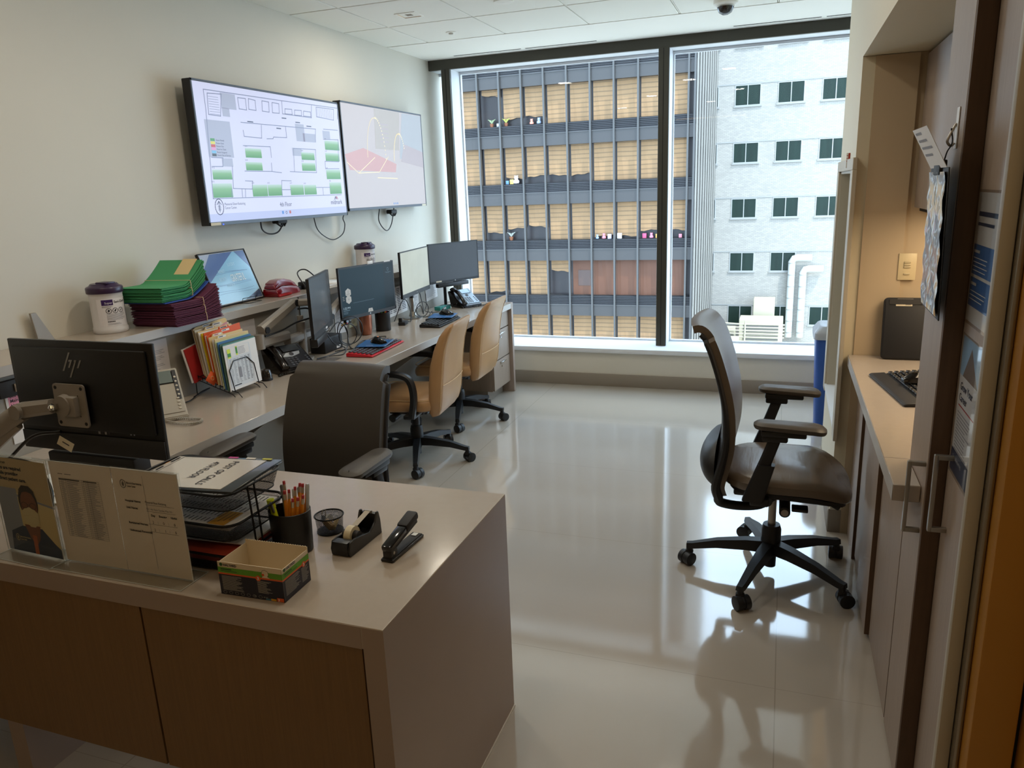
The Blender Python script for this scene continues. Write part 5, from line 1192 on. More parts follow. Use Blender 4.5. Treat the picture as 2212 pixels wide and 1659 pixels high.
keyboard('red-bodied keyboard half covered by a blue mouse pad', (.640, 3.815, ZD), R(4), redkb, kwhite, .44, .165)
mousepad('blue mouse pad lying on the red keyboard', (.632, 3.825, ZD+.0335), R(14), .175, .205)
mouse('glossy black mouse on the blue pad over the red keyboard', (.650, 3.83, ZD+.037), R(70))
keyboard('black keyboard under the farther blue mouse pad', (.640, 4.72, ZD), R(3), blkm, kbk, .40, .15)
mousepad('farther blue mouse pad, over the black keyboard', (.615, 4.82, ZD+.0335), R(12), .175, .20)
mouse('black mouse on the farther blue mouse pad', (.625, 4.855, ZD+.037), R(75), led=False)
m = MB(loc=(.52, 4.78, ZD)).box((0, 0, .009), (.03, .05, .018), blkm, .004); tag(m.build('usb_dongle'), 'small black adapter beside the farther mouse pad', 'adapter')
cop = mat('copper', '#b77860', .28, .75, bump=.5, bscale=60)
t = thing('copper_tumbler', 'hammered copper tumbler under the lock screen monitor', 'cup', (.325, 4.245, ZD)); part(MB().lathe([(.0, 0), (.030, 0), (.034, .006), (.041, .05), (.043, .10), (.042, .135), (.039, .135), (.040, .10), (.0, .02)], cop, n=32), 'body', t)
t = thing('pencil_pot', 'black pot with coloured pencils beside the copper tumbler', 'pen holder', (.365, 4.40, ZD)); part(MB().lathe([(.0, 0), (.049, 0), (.051, .003), (.051, .125), (.049, .125), (.049, .006), (0, .006)], blk, n=32), 'body', t)
for i, (c_, lb, a) in enumerate((('#c4202c', 'red', .3), ('#e0a21d', 'yellow', 1.2), ('#3f8c35', 'green', 2.2), ('#d8571f', 'orange', 3.1))):
    m = MB(loc=(.365, 4.40, ZD+.008)); m.tube([(0, 0, 0), (.032*math.cos(a), .03*math.sin(a), .138)], .0038, mat('pencil_'+c_[1:], c_, .4), 6); tag(m.build('coloured_pencil'), lb+' pencil in the black pot by the copper tumbler', 'pencil', 'coloured pencils')
m = MB(loc=(.400, 4.62, ZD), rot=(0, 0, R(12))); m.box((0, 0, .012), (.05, .09, .024), blkm, .004); m.box((-.01, -.03, .036), (.025, .02, .03), blk, .003)
tag(m.build('usb_hub'), 'black hub box with a plug standing in it, by the far cables', 'hub')
m = MB(loc=(.395, 5.29, ZD), rot=(0, 0, R(-15))); m.box((0, 0, .014), (.06, .13, .028), mat('teal_box', '#2f8a86', .5), .003); m.box((.0305, -.01, .016), (.001, .03, .014), pap)
tag(m.build('teal_box'), 'flat teal box at the foot of the charcoal monitor', 'box')
# cable tangles
def coil(cx, cy, cz, r, n_, tilt_, rr=.0028):
    return [(cx+r*.5*math.cos(a)*math.sin(tilt_), cy+r*math.cos(a), cz+r*math.sin(a)*1.0) for a in [2*PI*k/14 for k in range(int(14*n_)+1)]]
cable(coil(.42, 3.90, .835, .085, 2.2, 1.0), .003, 'large loops of black cable between the two near desk monitors', k=3)
cable([(.315, 4.0, .852), (.36, 3.96, .80), (.43, 3.86, .748), (.50, 3.80, .745), (.46, 3.95, .745), (.44, 4.10, .745), (.50, 4.18, .745), (.56, 4.05, .748)], .003, 'black cable running from the card reader to the red keyboard')
cable([(.42, 3.62, .90), (.44, 3.68, .80), (.45, 3.78, .748), (.46, 3.60, .746), (.44, 3.50, .746)], .003, 'black cable dropping from the edge-on monitor to the desk')
cable([(.33, 4.62, .76), (.36, 4.72, .90), (.34, 4.84, .83), (.38, 4.78, .746), (.42, 4.66, .755)], .003, 'black cable looping over the far hub box')
cable([(.30, 5.10, .90), (.33, 5.08, .80), (.36, 5.02, .75), (.39, 4.92, .83), (.38, 4.84, .78), (.40, 4.90, .745), (.44, 5.0, .745), (.40, 5.08, .76), (.46, 4.90, .745), (.52, 4.80, .747)], .0032, 'tangle of black cables at the foot of the beige monitor')
cable([(.31, 5.18, .88), (.34, 5.12, .80), (.35, 5.08, .76), (.42, 5.15, .745), (.44, 5.30, .775), (.43, 5.45, .745)], .0028, 'black cable from the beige monitor past the teal box')
# notices pinned on the upright panel
def notice(label, y, z, w, h, mt=pap, style=0, rot=0, name='paper_notice'):
    m = MB(); m.frame((.2625, y, z), (0, 1, 0), (0, 0, 1)); c_, s_ = math.cos(rot), math.sin(rot)
    m.frame((.2625, y, z), (0, c_, s_), (0, -s_, c_)); m.bx(0, w, 0, h, 0, .0008, mt)
    if style == 0: 
        m.rect(w*.3, h-.022, w*.3, .006, ink, .0012); m.lines(.012, h-.034, w-.03, int((h-.05)/.007), .007, inkl, .0022, .4, z=.0012)
    if style == 1:
        for k in range(4): m.lines(.01+k*(w-.02)/4, h-.02, (w-.02)/4-.008, int((h-.03)/.012), .012, ink, .005, .3, z=.0012)
    if style == 2:
        m.rect(.01, h-.085, w*.8, .07, mat('pink_highlight', '#e79ab0', .6), .0011); 
        for k, s2 in enumerate(('768', 'Bed Board', 'Main', 'Number')): m.text(s2, .016, h-.030-.018*k, .012, ink, z=.0014, bold=.02)
        m.lines(.012, h-.11, w-.03, 3, .02, ink, .002, z=.0012)
    tag(m.build(name), label, 'notice', 'notices pinned behind the desk')
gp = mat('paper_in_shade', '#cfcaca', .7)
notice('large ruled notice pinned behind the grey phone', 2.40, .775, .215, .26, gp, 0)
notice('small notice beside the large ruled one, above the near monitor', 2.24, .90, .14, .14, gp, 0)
m = MB(loc=(.264, 2.47, 1.02)); m.lathe([(.008, 0), (.008, .004), (.004, .012), (.008, .016)], redp, n=12); m.v = [Vector((.264+(v.z-1.02), v.y, 1.02+(v.x-.264))) for v in m.v]; tag(m.build('push_pin'), 'red push pin in the large ruled notice', 'pin')
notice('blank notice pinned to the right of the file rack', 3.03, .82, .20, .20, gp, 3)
notice('narrow wrinkled notice just left of the copper tumbler', 3.98, .79, .13, .20, pap, 0, R(-3))
notice('white notice behind the copper tumbler', 4.14, .80, .10, .19, mat('paper_greenish', '#d5dfc6', .7), 0)
notice('white timetable with bold print beyond the lock screen monitor', 4.66, .775, .30, .20, pap, 1, R(2))
notice('plain white notice behind the beige monitor stand', 5.0, .775, .15, .24, pap, 0)
notice('ruled notice pinned nearest the window', 5.28, .80, .21, .22, pap, 0, R(4))
notice('white sheet with pink highlighted handwriting left of the near monitor', 1.83, .79, .16, .22, pap, 2)
m = MB(loc=(.262, 1.86, 1.0)); m.box((.012, 0, 0), (.024, .12, .06), blkm, .004); m.box((.026, .02, 0), (.006, .05, .03), steel, .002); tag(m.build('wall_clip'), 'black and metal clip fixed above the pink highlighted sheet', 'clip')
m = MB(loc=(.50, 3.50, ZD)); m.box((0, .02, .001), (.12, .10, .0012), glassmat('plastic_bag', (.92, .93, .95), .05, .1), 0); m.lathe([(.0, .003), (.03, .003), (.032, .001)], MATS['plastic_bag'], (-.06, -.08, 0)); tag(m.build('clear_wrapper'), 'clear plastic wrapper lying by the black desk phone', 'wrapper')

cable([(.46, 3.62, .88), (.47, 3.70, .92), (.46, 3.80, .86), (.47, 3.78, .78), (.50, 3.70, .746), (.52, 3.62, .746), (.48, 3.56, .75)], .003, 'black cable bowing out beside the edge-on monitor')
cable([(.43, 3.70, .746), (.50, 3.80, .746), (.55, 3.92, .746), (.50, 4.04, .746), (.44, 4.00, .75), (.48, 3.86, .748), (.53, 3.72, .746)], .003, 'flat loop of black cable lying behind the red keyboard')
cable(coil(.44, 3.84, .82, .065, 1.6, .7), .003, 'smaller round loop of black cable beside the small computer box', k=3)
cable(coil(.40, 4.93, .80, .055, 1.5, .9), .0028, 'round loop of black cable in front of the beige monitor stand', k=3)

# ------------------------------------------------------------------ front counter items
BZ = .7402
def sign_holder(label, x, y, w, h, rz, posters, foot=.094):
    t = thing('sign_holder', label, 'sign holder', (x, y, BZ), rz)
    m = MB(); m.bx(0, w, -foot/2, foot/2, 0, .0022, clear, .0006, 1); part(m, 'foot', t)
    m = MB(); m.bx(0, w, -.0045, -.0028, .003, h, clear); m.bx(0, w, .0028, .0045, .003, h, clear); m.bx(0, w, -.0045, .0045, h, h+.0016, clear); part(m, 'sleeve', t)
    m = MB(); em = mat('acrylic_edge', '#c3c9c9', .2, emit='#000000', es=0)
    for a, b in ((-foot/2, 0), (foot/2, 0)): m.tube([(0, a, .0016), (w, a, .0016)], .0008, em, 5)
    for a in (0, w): m.tube([(a, -foot/2, .0016), (a, foot/2, .0016)], .0008, em, 5); m.tube([(a, -.0045, .003), (a, -.0045, h)], .0007, em, 5)
    m.tube([(0, -.0045, h), (w, -.0045, h)], .0008, em, 5); part(m, 'clear_edges', t)
    for nm, fn in posters:
        m = MB().frame((0, -.0012, 0), (1, 0, 0), (0, 0, 1)); fn(m); part(m, nm, t, smooth=0)
    return t
pw2 = mat('sheet_white', '#e3d6ca', .7)
def msk(m, x, y, s, c_, z=.0008):
    ring(m, x, y, .008*s, .010*s, .0013*s, c_, 18, z); pline(m, [(x, y-.006*s), (x, y+.006*s)], .0016*s, c_, z)
    for k in (-1, 0, 1): pline(m, [(x-.003*s, y+.0025*k*s), (x+.003*s, y+.0025*k*s)], .0010*s, c_, z)
    m.text('Memorial Sloan Kettering', x+.011*s, y+.001, .0048*s, c_, w=.044*s, z=z, bold=.02); m.text('Cancer Center', x+.011*s, y-.0065*s, .0048*s, c_, w=.026*s, z=z, bold=.02)
def sheetA(m):
    m.bx(.004, .206, .004, .275, -.0004, 0, pw2)
    m.lines(.030, .243, .016, 1, .01, ink, .0014, 0); m.lines(.052, .243, .022, 1, .01, ink, .0014, 0)
    m.lines(.031, .2285, .07, 1, .01, ink, .0025, .1, z=.0008); m.lines(.112, .2285, .044, 1, .01, ink, .0025, .1, z=.0008)
    n_ = 31; x0, x1, y0, y1 = .030, .162, .075, .232
    for k in range(n_+1):
        y = y0+(y1-y0)*k/n_; m.rect(x0, y, x1-x0, .0005, ink, .0006)
        if k < n_-1: m.lines(x0+.006, y+.0018, .012, 1, .01, inkl, .0014, .3, z=.0006); m.lines(x0+.026, y+.0018, .040, 1, .01, inkl, .0014, .5, z=.0006); m.lines(x0+.086, y+.0018, .040, 1, .01, inkl, .0014, .5, z=.0006)
    for x in (x0, x0+.022, x0+.076, x0+.081, x0+.096, x1): m.rect(x, y0, .0006, y1-y0, ink, .0006)
def sheetB(m):
    m.bx(.207, .410, -.002+.006, .277, -.001, -.0006, pw2); z = .0004
    msk(m, .240, .237, 1.05, ink, z)
    pline(m, [(.303, .262), (.306, .02)], .0008, inkl, z)
    for s_, y in (('Hospital Name:', .192), ('Unit Name:', .174), ('Registered Nurses:', .134), ('Unlicensed Personnel:', .114)): m.text(s_, .238, y, .0056, ink, z=z, bold=.03)
    m.text('Memorial Sloan Kettering', .300, .193, .0062, ink, w=.064, z=z); m.text('PSC 4th floor Sunday May 5th', .301, .176, .0055, inkl, w=.078, z=z)
    for s_, x in (('Day', .312), ('Evening', .336), ('Night', .372)): m.text(s_, x, .160, .0056, ink, z=z, bold=.03)
    for y in (.189, .172, .139, .119): m.rect(.300, y, .088, .0006, ink, z)
    for s_, x, y in (('2', .313, .142), ('0', .345, .142), ('0', .378, .142), ('2', .315, .122), ('1', .347, .122), ('0', .378, .122)): m.text(s_, x, y, .007, ink, z=z)
    for x in (.330, .362): m.rect(x, .141, .0005, .008, inkl, z); m.rect(x, .121, .0005, .008, inkl, z)
sign_holder('clear acrylic holder with two white staffing sheets at the counter front', 1.178, 1.262, .412, .277, R(0), [('table_sheet', sheetA), ('staffing_sheet', sheetB)])
def maskposter(m):
    w, h = .214, .275
    bg = mat('poster_tan', '#b8a27c', .6); bg2 = mat('poster_greyblue', '#8a8f9c', .6); pan = mat('poster_cream', '#cdb988', .6)
    hair = mat('poster_hair', '#2b2322', .6); skin = mat('poster_skin', '#7a4a33', .6); msk_ = mat('poster_mask', '#c9bb92', .6); scrub = mat('poster_scrub', '#26344e', .6); lany = mat('poster_orange', '#a9562c', .6)
    m.rect(.003, .006, w-.006, h-.012, bg); m.rect(.003, .006, .075, .18, bg2, .0002); m.q([(.078, .006, .0002), (.078, .175, .0002), (.211, .15, .0002), (.211, .006, .0002)], pan); pline(m, [(.003, .178), (.211, .148)], .006, bg2, .0003)
    E = lambda cx, cy, rx, ry, mt, z, n=20, a0=0, a1=360: m.q([(cx+rx*math.cos(R(a0+(a1-a0)*k/n)), cy+ry*math.sin(R(a0+(a1-a0)*k/n)), z) for k in range(n)], mt)
    m.q([(.02, .006, .0004), (.028, .062, .0004), (.075, .082, .0004), (.150, .082, .0004), (.190, .045, .0004), (.211, .030, .0004), (.211, .006, .0004)], scrub)
    m.q([(.085, .088, .0006), (.145, .088, .0006), (.135, .05, .0006), (.118, .03, .0006), (.10, .05, .0006)], skin); m.q([(.108, .060, .0008), (.124, .060, .0008), (.120, .006, .0008), (.106, .006, .0008)], lany)
    E(.117, .152, .036, .046, hair, .0008); E(.118, .143, .031, .043, skin, .0010)
    m.q([(.088, .168, .0012), (.100, .179, .0012), (.118, .183, .0012), (.136, .179, .0012), (.148, .168, .0012), (.146, .186, .0012), (.130, .199, .0012), (.104, .199, .0012), (.090, .186, .0012)], hair)
    m.q([(.086, .126, .0014), (.102, .136, .0014), (.118, .140, .0014), (.134, .136, .0014), (.150, .124, .0014), (.146, .100, .0014), (.128, .084, .0014), (.110, .084, .0014), (.092, .100, .0014)], msk_); pline(m, [(.088, .112), (.118, .118), (.148, .110)], .0008, bg, .0016)
    ring(m, .102, .144, .012, .008, .0014, hair, 16, .0016); ring(m, .134, .144, .012, .008, .0014, hair, 16, .0016); pline(m, [(.114, .146), (.122, .146)], .0014, hair, .0016)
    m.text('TO ALL STAFF', .012, .253, .0055, ink, z=.0008, bold=.02)
    for s_, x, y in (('Masks are required', .012, .238), ('while providing', .018, .223), ('direct patient care.', .024, .208)): m.text(s_, x, y, .0095, ink, z=.0008, bold=.035)
    msk(m, .048, .046, .9, pan, .001)
sign_holder('clear acrylic holder with a poster about wearing masks, at the far left', .968, 1.266, .214, .277, R(-3), [('mask_poster', maskposter)])
# three tier mesh tray
TX, TY, TR_ = 1.512, 1.418, R(0)
t = thing('letter_tray', 'black three-tier mesh letter tray behind the sign holder', 'letter tray', (TX, TY, BZ), TR_)
TW, TD = .34, .222
def tray(z, sh, nm):
    m = MB(); r0 = rring(TW-.03, TD-.03, .030, z+.002, 6, 0, sh); r1 = rring(TW, TD, .040, z+.048, 6, 0, sh)
    m.sweep([r0, r1], mesh_b, caps=False); m.add(r0, [list(range(len(r0)))], mesh_b); p = part(m, nm, t, smooth=0)
    m = MB(); N = len(r1); 
    m.tube([Vector(v) for v in r1], .0034, wire, 8, closed=True); m.tube([Vector(v) for v in r0], .0016, wire, 6, closed=True); part(m, 'rim', p)
for k, z in enumerate((.003, .082, .161)): tray(z, .0, 'mesh_tray')
for s_ in (-1, 1):
    for y in (-.028,):
        m = MB(); m.tube([(s_*(TW/2+.001), y-.012, .210), (s_*(TW/2+.003), y-.010, .12), (s_*(TW/2+.002), y-.006, .001)], .0026, wire, 7)
        m.tube([(s_*(TW/2+.001), y+.012, .210), (s_*(TW/2+.003), y+.014, .12), (s_*(TW/2+.002), y+.018, .001)], .0026, wire, 7); m.tube([(s_*(TW/2+.001), y-.012, .210), (s_*(TW/2+.001), y+.012, .210)], .0026, wire, 7); part(m, 'side_post', t)
TM = Matrix.Translation((TX, TY, BZ)) @ Matrix.Rotation(TR_, 4, 'Z')
def intray(m, name, label, cat, **k):
    m.v = [TM @ v for v in m.v]; return tag(m.build(name, None, **k), label, cat)
m = MB(loc=(0, 0, .040)); m.box((0, 0, .004), (.298, .196, .008), mat('red_orange_folder', '#a8402c', .55), .002); m.box((0, 0, -.008), (.29, .19, .014), MATS['red_orange_folder'], .001)
intray(m, 'red_folder', 'red-orange folder filling the lowest mesh tray', 'folder')
m = MB(loc=(.02, .02, .054), rot=(0, 0, R(3)))
for k in range(2): m.box((.0, -.004*k, .0028*k), (.27, .150, .0018), pap)
intray(m, 'paper_stack', 'white papers on the red folder in the lowest mesh tray', 'papers')
m = MB(rot=(0, 0, R(2)), loc=(.006, 0, .118)); m.box((0, 0, 0), (.284, .205, .006), pap)
m.frame((-.13, .098, .1216), (0, -1, 0), (1, 0, 0))
for c_ in range(5): m.lines(.006+.037*c_, .25, .028, 18, .0125, ink, .0030, .4, z=.0003)
m.rect(.110, .205, .075, .050, mat('sheet_gold', '#c9962c', .6), .0005); m.lines(.115, .247, .06, 4, .012, ink, .002, .4, z=.0008)
intray(m, 'printed_schedule', 'printed schedule with a gold block in the middle mesh tray', 'papers')
m = MB(rot=(R(1), R(-1.5), R(3)), loc=(.006, .006, .214)); m.box((0, 0, -.004), (.312, .214, .007), mat('clear_sleeve_dark', '#3c4248', .15), .001)
m.box((-.012, -.003, .0), (.262, .190, .002), mat('sleeve_sheet', '#cbc6c0', .22, coat=.35, bump=.3, bscale=14), 0)
m2 = m.M.copy(); tx = m2 @ Matrix.Translation((0, 0, .0016)) @ Matrix(((0, 1, 0, 0), (-1, 0, 0, 0), (0, 0, 1, 0), (0, 0, 0, 1)))
m.M = tx; m.text('POST OP CALLS', -.075, .030, .021, ink, w=.155, z=.0004, bold=.01); m.text('4TH FLOOR', -.065, -.022, .021, ink, w=.110, z=.0004, bold=.01)
for k, s_ in enumerate(('MESSAGE', 'Name', 'Date')): m.rect(-.085+.065*k, -.152, .035-.008*k, .006, ink, .0008)
m.M = m2; m.box((-.149, 0, .0006), (.018, .190, .0006), MATS['sleeve_sheet']); m.box((-.139, 0, .0014), (.001, .186, .0004), ink)
for x, c_ in ((.01, '#b8418a'), (.065, '#d6d2cc'), (.115, '#c2bf4a')): m.box((x, .101, .0012), (.028, .009, .0012), mat('tab_'+c_[1:], c_, .5))
intray(m, 'call_sheet', 'clear sleeve with an upside-down sheet reading POST OP CALLS 4TH FLOOR on top tray', 'papers')
m = MB(rot=(0, R(3), R(20)), loc=(-.140, .050, .205)); m.box((0, 0, 0), (.05, .05, .0016), mat('note_orange', '#d98a2c', .6)); intray(m, 'orange_note', 'orange note peeking out at the left of the top tray', 'note')
# pen cup with pens and pencils
CX, CY = 1.722, 1.475
t = thing('pencil_cup', 'black plastic pencil cup behind the mask box', 'pen holder', (CX, CY, BZ), R(0))
part(MB().lathe([(.0, 0), (.050, 0), (.052, .002), (.056, .112), (.054, .113), (.051, .006), (0, .005)], blk, n=40, sx=1, sy=.86), 'body', t)
pen_o = mat('pencil_orange', '#dc8c22', .35); fer = mat('ferrule', '#c8bfae', .3, .7); era = mat('eraser_red', '#a5333a', .6); wd_ = mat('pencil_wood', '#cda36b', .6)
def pencil(bx_, by_, tx, ty, tz, lb):
    t = thing('pencil', lb, 'pencil', (CX, CY, BZ+.007), 0, 'orange pencils in the black cup')
    a = Vector((bx_, by_, 0)); b = Vector((tx, ty, tz)); d = (b-a); L = d.length; d.normalize()
    part(MB().tube([a, a+d*(L-.024)], .0037, pen_o, 6), 'shaft', t); part(MB().tube([a+d*(L-.024), a+d*(L-.009)], .0039, fer, 12), 'ferrule', t); part(MB().tube([a+d*(L-.009), a+d*(L-.001), a+d*L], [.0037, .0036, .0028], era, 12), 'eraser', t)
for i, (q, lb) in enumerate((((-.012, .01, -.030, .030, .168), 'orange pencil leaning left, apart from the bunch in the black cup'),
    ((.0, -.02, .000, -.010, .160), 'orange pencil at the left front of the bunch in the black cup'), ((.008, -.02, .011, -.006, .163), 'second orange pencil along the front of the bunch in the black cup'),
    ((.014, -.01, .020, .008, .166), 'orange pencil in the middle of the bunch in the black cup'), ((.012, .0, .024, .024, .170), 'tallest orange pencil at the back left of the bunch'), ((.022, .0, .034, .022, .170), 'tall orange pencil at the back middle of the bunch'),
    ((.030, .005, .043, .026, .168), 'tall orange pencil at the back right of the bunch'), ((.018, -.025, .030, -.020, .146), 'short orange pencil at the front of the bunch'), ((.026, -.022, .040, -.012, .147), 'short orange pencil second from the right of the bunch'),
    ((.034, -.014, .049, -.002, .150), 'rightmost short orange pencil of the bunch'))): pencil(*q, lb)
t = thing('highlighter', 'yellow highlighter with a grey clip at the left of the black cup', 'highlighter', (CX, CY, BZ+.007))
m = MB(); m.tube([(-.030, .0, .0), (-.046, -.006, .100), (-.047, -.0065, .107)], [.008, .0085, .008], hiy, 14); m.tube([(-.047, -.0065, .107), (-.050, -.0075, .130)], [.0098, .0095], hiy, 14); part(m, 'body', t)
part(MB().box((-.040, -.015, .112), (.006, .004, .030), mat('clip_grey', '#7c7f84', .4), .001, rot=(.1, -.15, 0)), 'clip', t)
pg = mat('pen_grey', '#6f7276', .35); pc_ = mat('pen_clear', '#b9c0c6', .2)
for i, (p_, mt, lb) in enumerate((([(-.020, .015, 0), (-.042, .034, .155)], pg, 'grey pen leaning left in the black cup'), ([(.0, .02, 0), (-.010, .040, .145)], pc_, 'clear pen behind the leaning pencil'), ([(.01, .03, 0), (.004, .044, .150)], pg, 'grey pen at the back of the black cup'), ([(.036, .01, 0), (.050, .020, .172)], pc_, 'clear pen taller than the pencils, at the right'))):
    a, b = Vector(p_[0]), Vector(p_[1]); d = (b-a).normalized(); t = thing('pen', lb, 'pen', (CX, CY, BZ+.007)); part(MB().tube([a, b-d*.02], .0046, mt, 12), 'barrel', t); part(MB().tube([b-d*.02, b-d*.004, b], [.005, .005, .003], mt, 12), 'cap', t)
# mesh cup with erasers
t = thing('mesh_cup', 'small round black mesh cup beside the pencil cup', 'clip holder', (1.755, 1.595, BZ))
p = part(MB().lathe([(.034, .002), (.038, .046)], mesh_b, n=40), 'mesh_wall', t, smooth=0)
m = MB(); m.tube([(.0385*math.cos(a), .0385*math.sin(a), .047) for a in [2*PI*k/40 for k in range(40)]], .0022, wire, 8, closed=True); part(m, 'rim', t); m = MB().lathe([(0, .0005), (.036, .0005), (.036, .003), (0, .003)], wire, n=40); part(m, 'bottom', t)
for i, (x, y, a, lb, mt) in enumerate(((.014, .004, .4, 'cream eraser standing at the right in the mesh cup', '#cdb98c'), (.004, -.010, 1.3, 'tan eraser lying low in the mesh cup', '#b8996a'), (-.012, .008, -.5, 'white eraser at the left in the mesh cup', '#c9c4b6'))):
    m = MB(loc=(1.755+x, 1.595+y, BZ+.020+.004*i), rot=(.5, .4-.3*i, a)); m.box((0, 0, 0), (.012, .030, .018), mat('eraser_'+mt[1:], mt, .6), .002); tag(m.build('eraser'), lb, 'eraser', 'erasers in the mesh cup')
m = MB(loc=(1.742, 1.585, BZ+.030)); m.q([(-.008, 0, 0), (.008, 0, 0), (.006, .004, .016), (-.006, .004, .016)], blk); m.tube([(-.006, .004, .016), (-.004, .010, .03), (.004, .010, .03), (.006, .004, .016)], .0008, steel, 5); tag(m.build('binder_clip', solid=.001), 'black binder clip in the mesh cup', 'clip')
# tape dispenser
t = thing('tape_dispenser', 'black desktop tape dispenser with a roll of clear tape', 'tape dispenser', (1.868, 1.548, BZ), R(-2))
m = MB(); side = [(-.074, .0), (-.078, .018), (-.070, .038), (-.048, .040), (-.012, .034), (.022, .026), (.048, .042), (.060, .066), (.068, .066), (.074, .040), (.076, .0)]
for s_ in (-1, 1):
    m.frame((s_*.0285 if s_ > 0 else -.0225, 0, 0), (0, 1, 0), (0, 0, 1)); m.M = Matrix.Translation((s_*.0285 if s_ < 0 else .0225, 0, 0)) @ Matrix(((0, 0, 1, 0), (1, 0, 0, 0), (0, 1, 0, 0), (0, 0, 0, 1)))
    m.prism(side, .006, blk, .0012, 1)
m.at(); m.bx(-.0225, .0225, -.072, .074, .0, .014, blk); m.bx(-.0225, .0225, -.0775, -.052, .002, .038, blk, .001); m.bx(-.0225, .0225, .060, .0735, .004, .060, blk, .001); part(m, 'body', t)
m = MB(); m.frame((-.0095, -.022, .032), (0, 1, 0), (0, 0, 1)); m.M = Matrix.Translation((-.0095, -.022, .034)) @ Matrix(((0, 0, 1, 0), (1, 0, 0, 0), (0, 1, 0, 0), (0, 0, 0, 1)))
m.lathe([(.014, 0), (.0245, 0), (.0245, .019), (.014, .019), (.014, 0)], mat('tape_cream', '#cfc3a4', .35), n=32); part(m, 'tape_roll', t)
m = MB(); m.q([(-.0085, -.005, .0535), (.0085, -.005, .0535), (.0085, .060, .0665), (-.0085, .060, .0665)], mat('tape_film', '#b7aea0', .2)); m.bx(-.011, .011, .060, .064, .060, .0675, steel); part(m, 'tape_strip', t)
m = MB(); m.cyl((-.022, -.022, .034), .0135, .044, blkm, 20, 'x'); part(m, 'spindle', t)
# stapler
t = thing('stapler', 'black metal stapler resting slightly open on the counter', 'stapler', (2.000, 1.552, BZ), R(-3))
m = MB(); m.box((0, .0, .004), (.036, .158, .008), blk, .003); m.box((0, .0, .009), (.028, .150, .003), blkm); m.box((0, .062, .0115), (.014, .016, .002), steel); part(m, 'base', t)
m = MB(); m.box((0, -.060, .020), (.026, .030, .022), blk, .003); m.cyl((-.0145, -.064, .022), .004, .029, steel, 12, 'x'); part(m, 'hinge', t)
m = MB(loc=(0, -.064, .024), rot=(R(11), 0, 0)); m.box((0, .066, .002), (.018, .132, .010), blkm, .001); part(m, 'magazine', t)
m = MB(loc=(0, -.064, .030), rot=(R(14), 0, 0)); m.box((0, .030, .008), (.028, .086, .018), blkg, .005); m.box((0, .102, .009), (.032, .062, .022), blkm, .006); part(m, 'top_arm', t)
# mask box, top torn off
t = thing('mask_box', 'open cardboard mask box, white, green and navy, at the counter edge', 'box', (1.776, 1.292, BZ), R(2))
w, d_, h = .172, .106, .083; cb = mat('carton_white', '#d6c7ac', .6); nav = mat('carton_navy', '#171b2e', .45); grc = mat('carton_green', '#5d9a24', .5); orc = mat('carton_orange', '#d85a22', .5); wt = mat('carton_text', '#a9a79f', .6)
m = MB(); 
for sx in (-1, 1): m.bx(sx*(w/2-.0012)-.0008, sx*(w/2-.0012)+.0008, -d_/2, d_/2, 0, h-.003, cb)
for sy in (-1, 1): m.bx(-w/2, w/2, sy*(d_/2-.0008)-.0008, sy*(d_/2-.0008)+.0008, 0, h+(0 if sy < 0 else .004), cb)
m.bx(-w/2, w/2, -d_/2, d_/2, .0, .0012, cb)
for k in range(26): m.bx(-w/2+.0066*k, -w/2+.0066*k+.0034, d_/2-.0016, d_/2, h+.003, h+.0055, cb)
part(m, 'carton', t)
def face(m, W_, front):
    m.rect(0, 0, W_, .052, nav); 
    m.q([(0, .052, .0002), (W_, .052, .0002), (W_, .056, .0002), (0, .056, .0002)], orc); m.rect(0, .056, W_, .014, grc, .0002)
    m.lathe([(0, .0), (.0042, 0), (.0042, .0003)], mat('logo_green', '#2d5a34', .5), (.010, .0765, .0002), n=18); m.text('HALYARD', .016, .0735, .0058, nav, z=.0005, bold=.03)
    m.lines(.008, .0645, .032, 1, .01, nav, .002, z=.0006); m.lines(.008, .0605, .055, 1, .01, nav, .0010, z=.0006)
    lx = .108 if front else .083; 
    m.lathe([(0, 0), (.0068, 0), (.0068, .0004)], orc, (lx, .0535, .0004), n=22); m.text('3', lx-.0026, .0500, .0072, pap, z=.0010, bold=.04)
    m.lines(.008, .048, .058, 17, .0022, wt, .0008, .35, z=.0004)
    if front:
        # small line drawing of a masked head
        P_ = [(.118, .0565), (.121, .062), (.119, .068), (.121, .074), (.128, .0765), (.135, .073), (.137, .066), (.134, .0605), (.141, .0565)]; m.q([(p[0], p[1], .0005) for p in P_], cb); pline(m, P_, .0007, nav, .0007); m.q([(.118, .066, .0007), (.125, .067, .0007), (.126, .062, .0007), (.121, .060, .0007)], orc)
        m.lines(.104, .046, .038, 13, .0024, wt, .0009, .4, z=.0004)
        for k in range(7): ring(m, .012+.016*k, .0065, .005, .0035, .0005, wt, 8, .0004)
        m.text('CE', .090, .005, .004, wt, z=.0006); m.text('47107', .116, .005, .0035, wt, z=.0006)
        m.rect(.122, .001, .014, .004, mat('carton_blue', '#3b6f8a', .5), .0006); m.rect(.136, .001, .014, .005, mat('carton_yellow', '#d8a22c', .5), .0006); m.rect(.152, .001, .018, .009, orc, .0006); m.text('3', .155, .0025, .006, pap, z=.0009, bold=.03)
    else: m.lines(.072, .046, .028, 14, .0026, wt, .0009, .3, z=.0004)
m = MB().frame((-w/2, -d_/2-.0003, 0), (1, 0, 0), (0, 0, 1)); face(m, w, True); part(m, 'front_print', t, smooth=0)
m = MB().frame((w/2+.0001, -d_/2, 0), (0, 1, 0), (0, 0, 1)); face(m, d_, False); part(m, 'side_print', t, smooth=0)

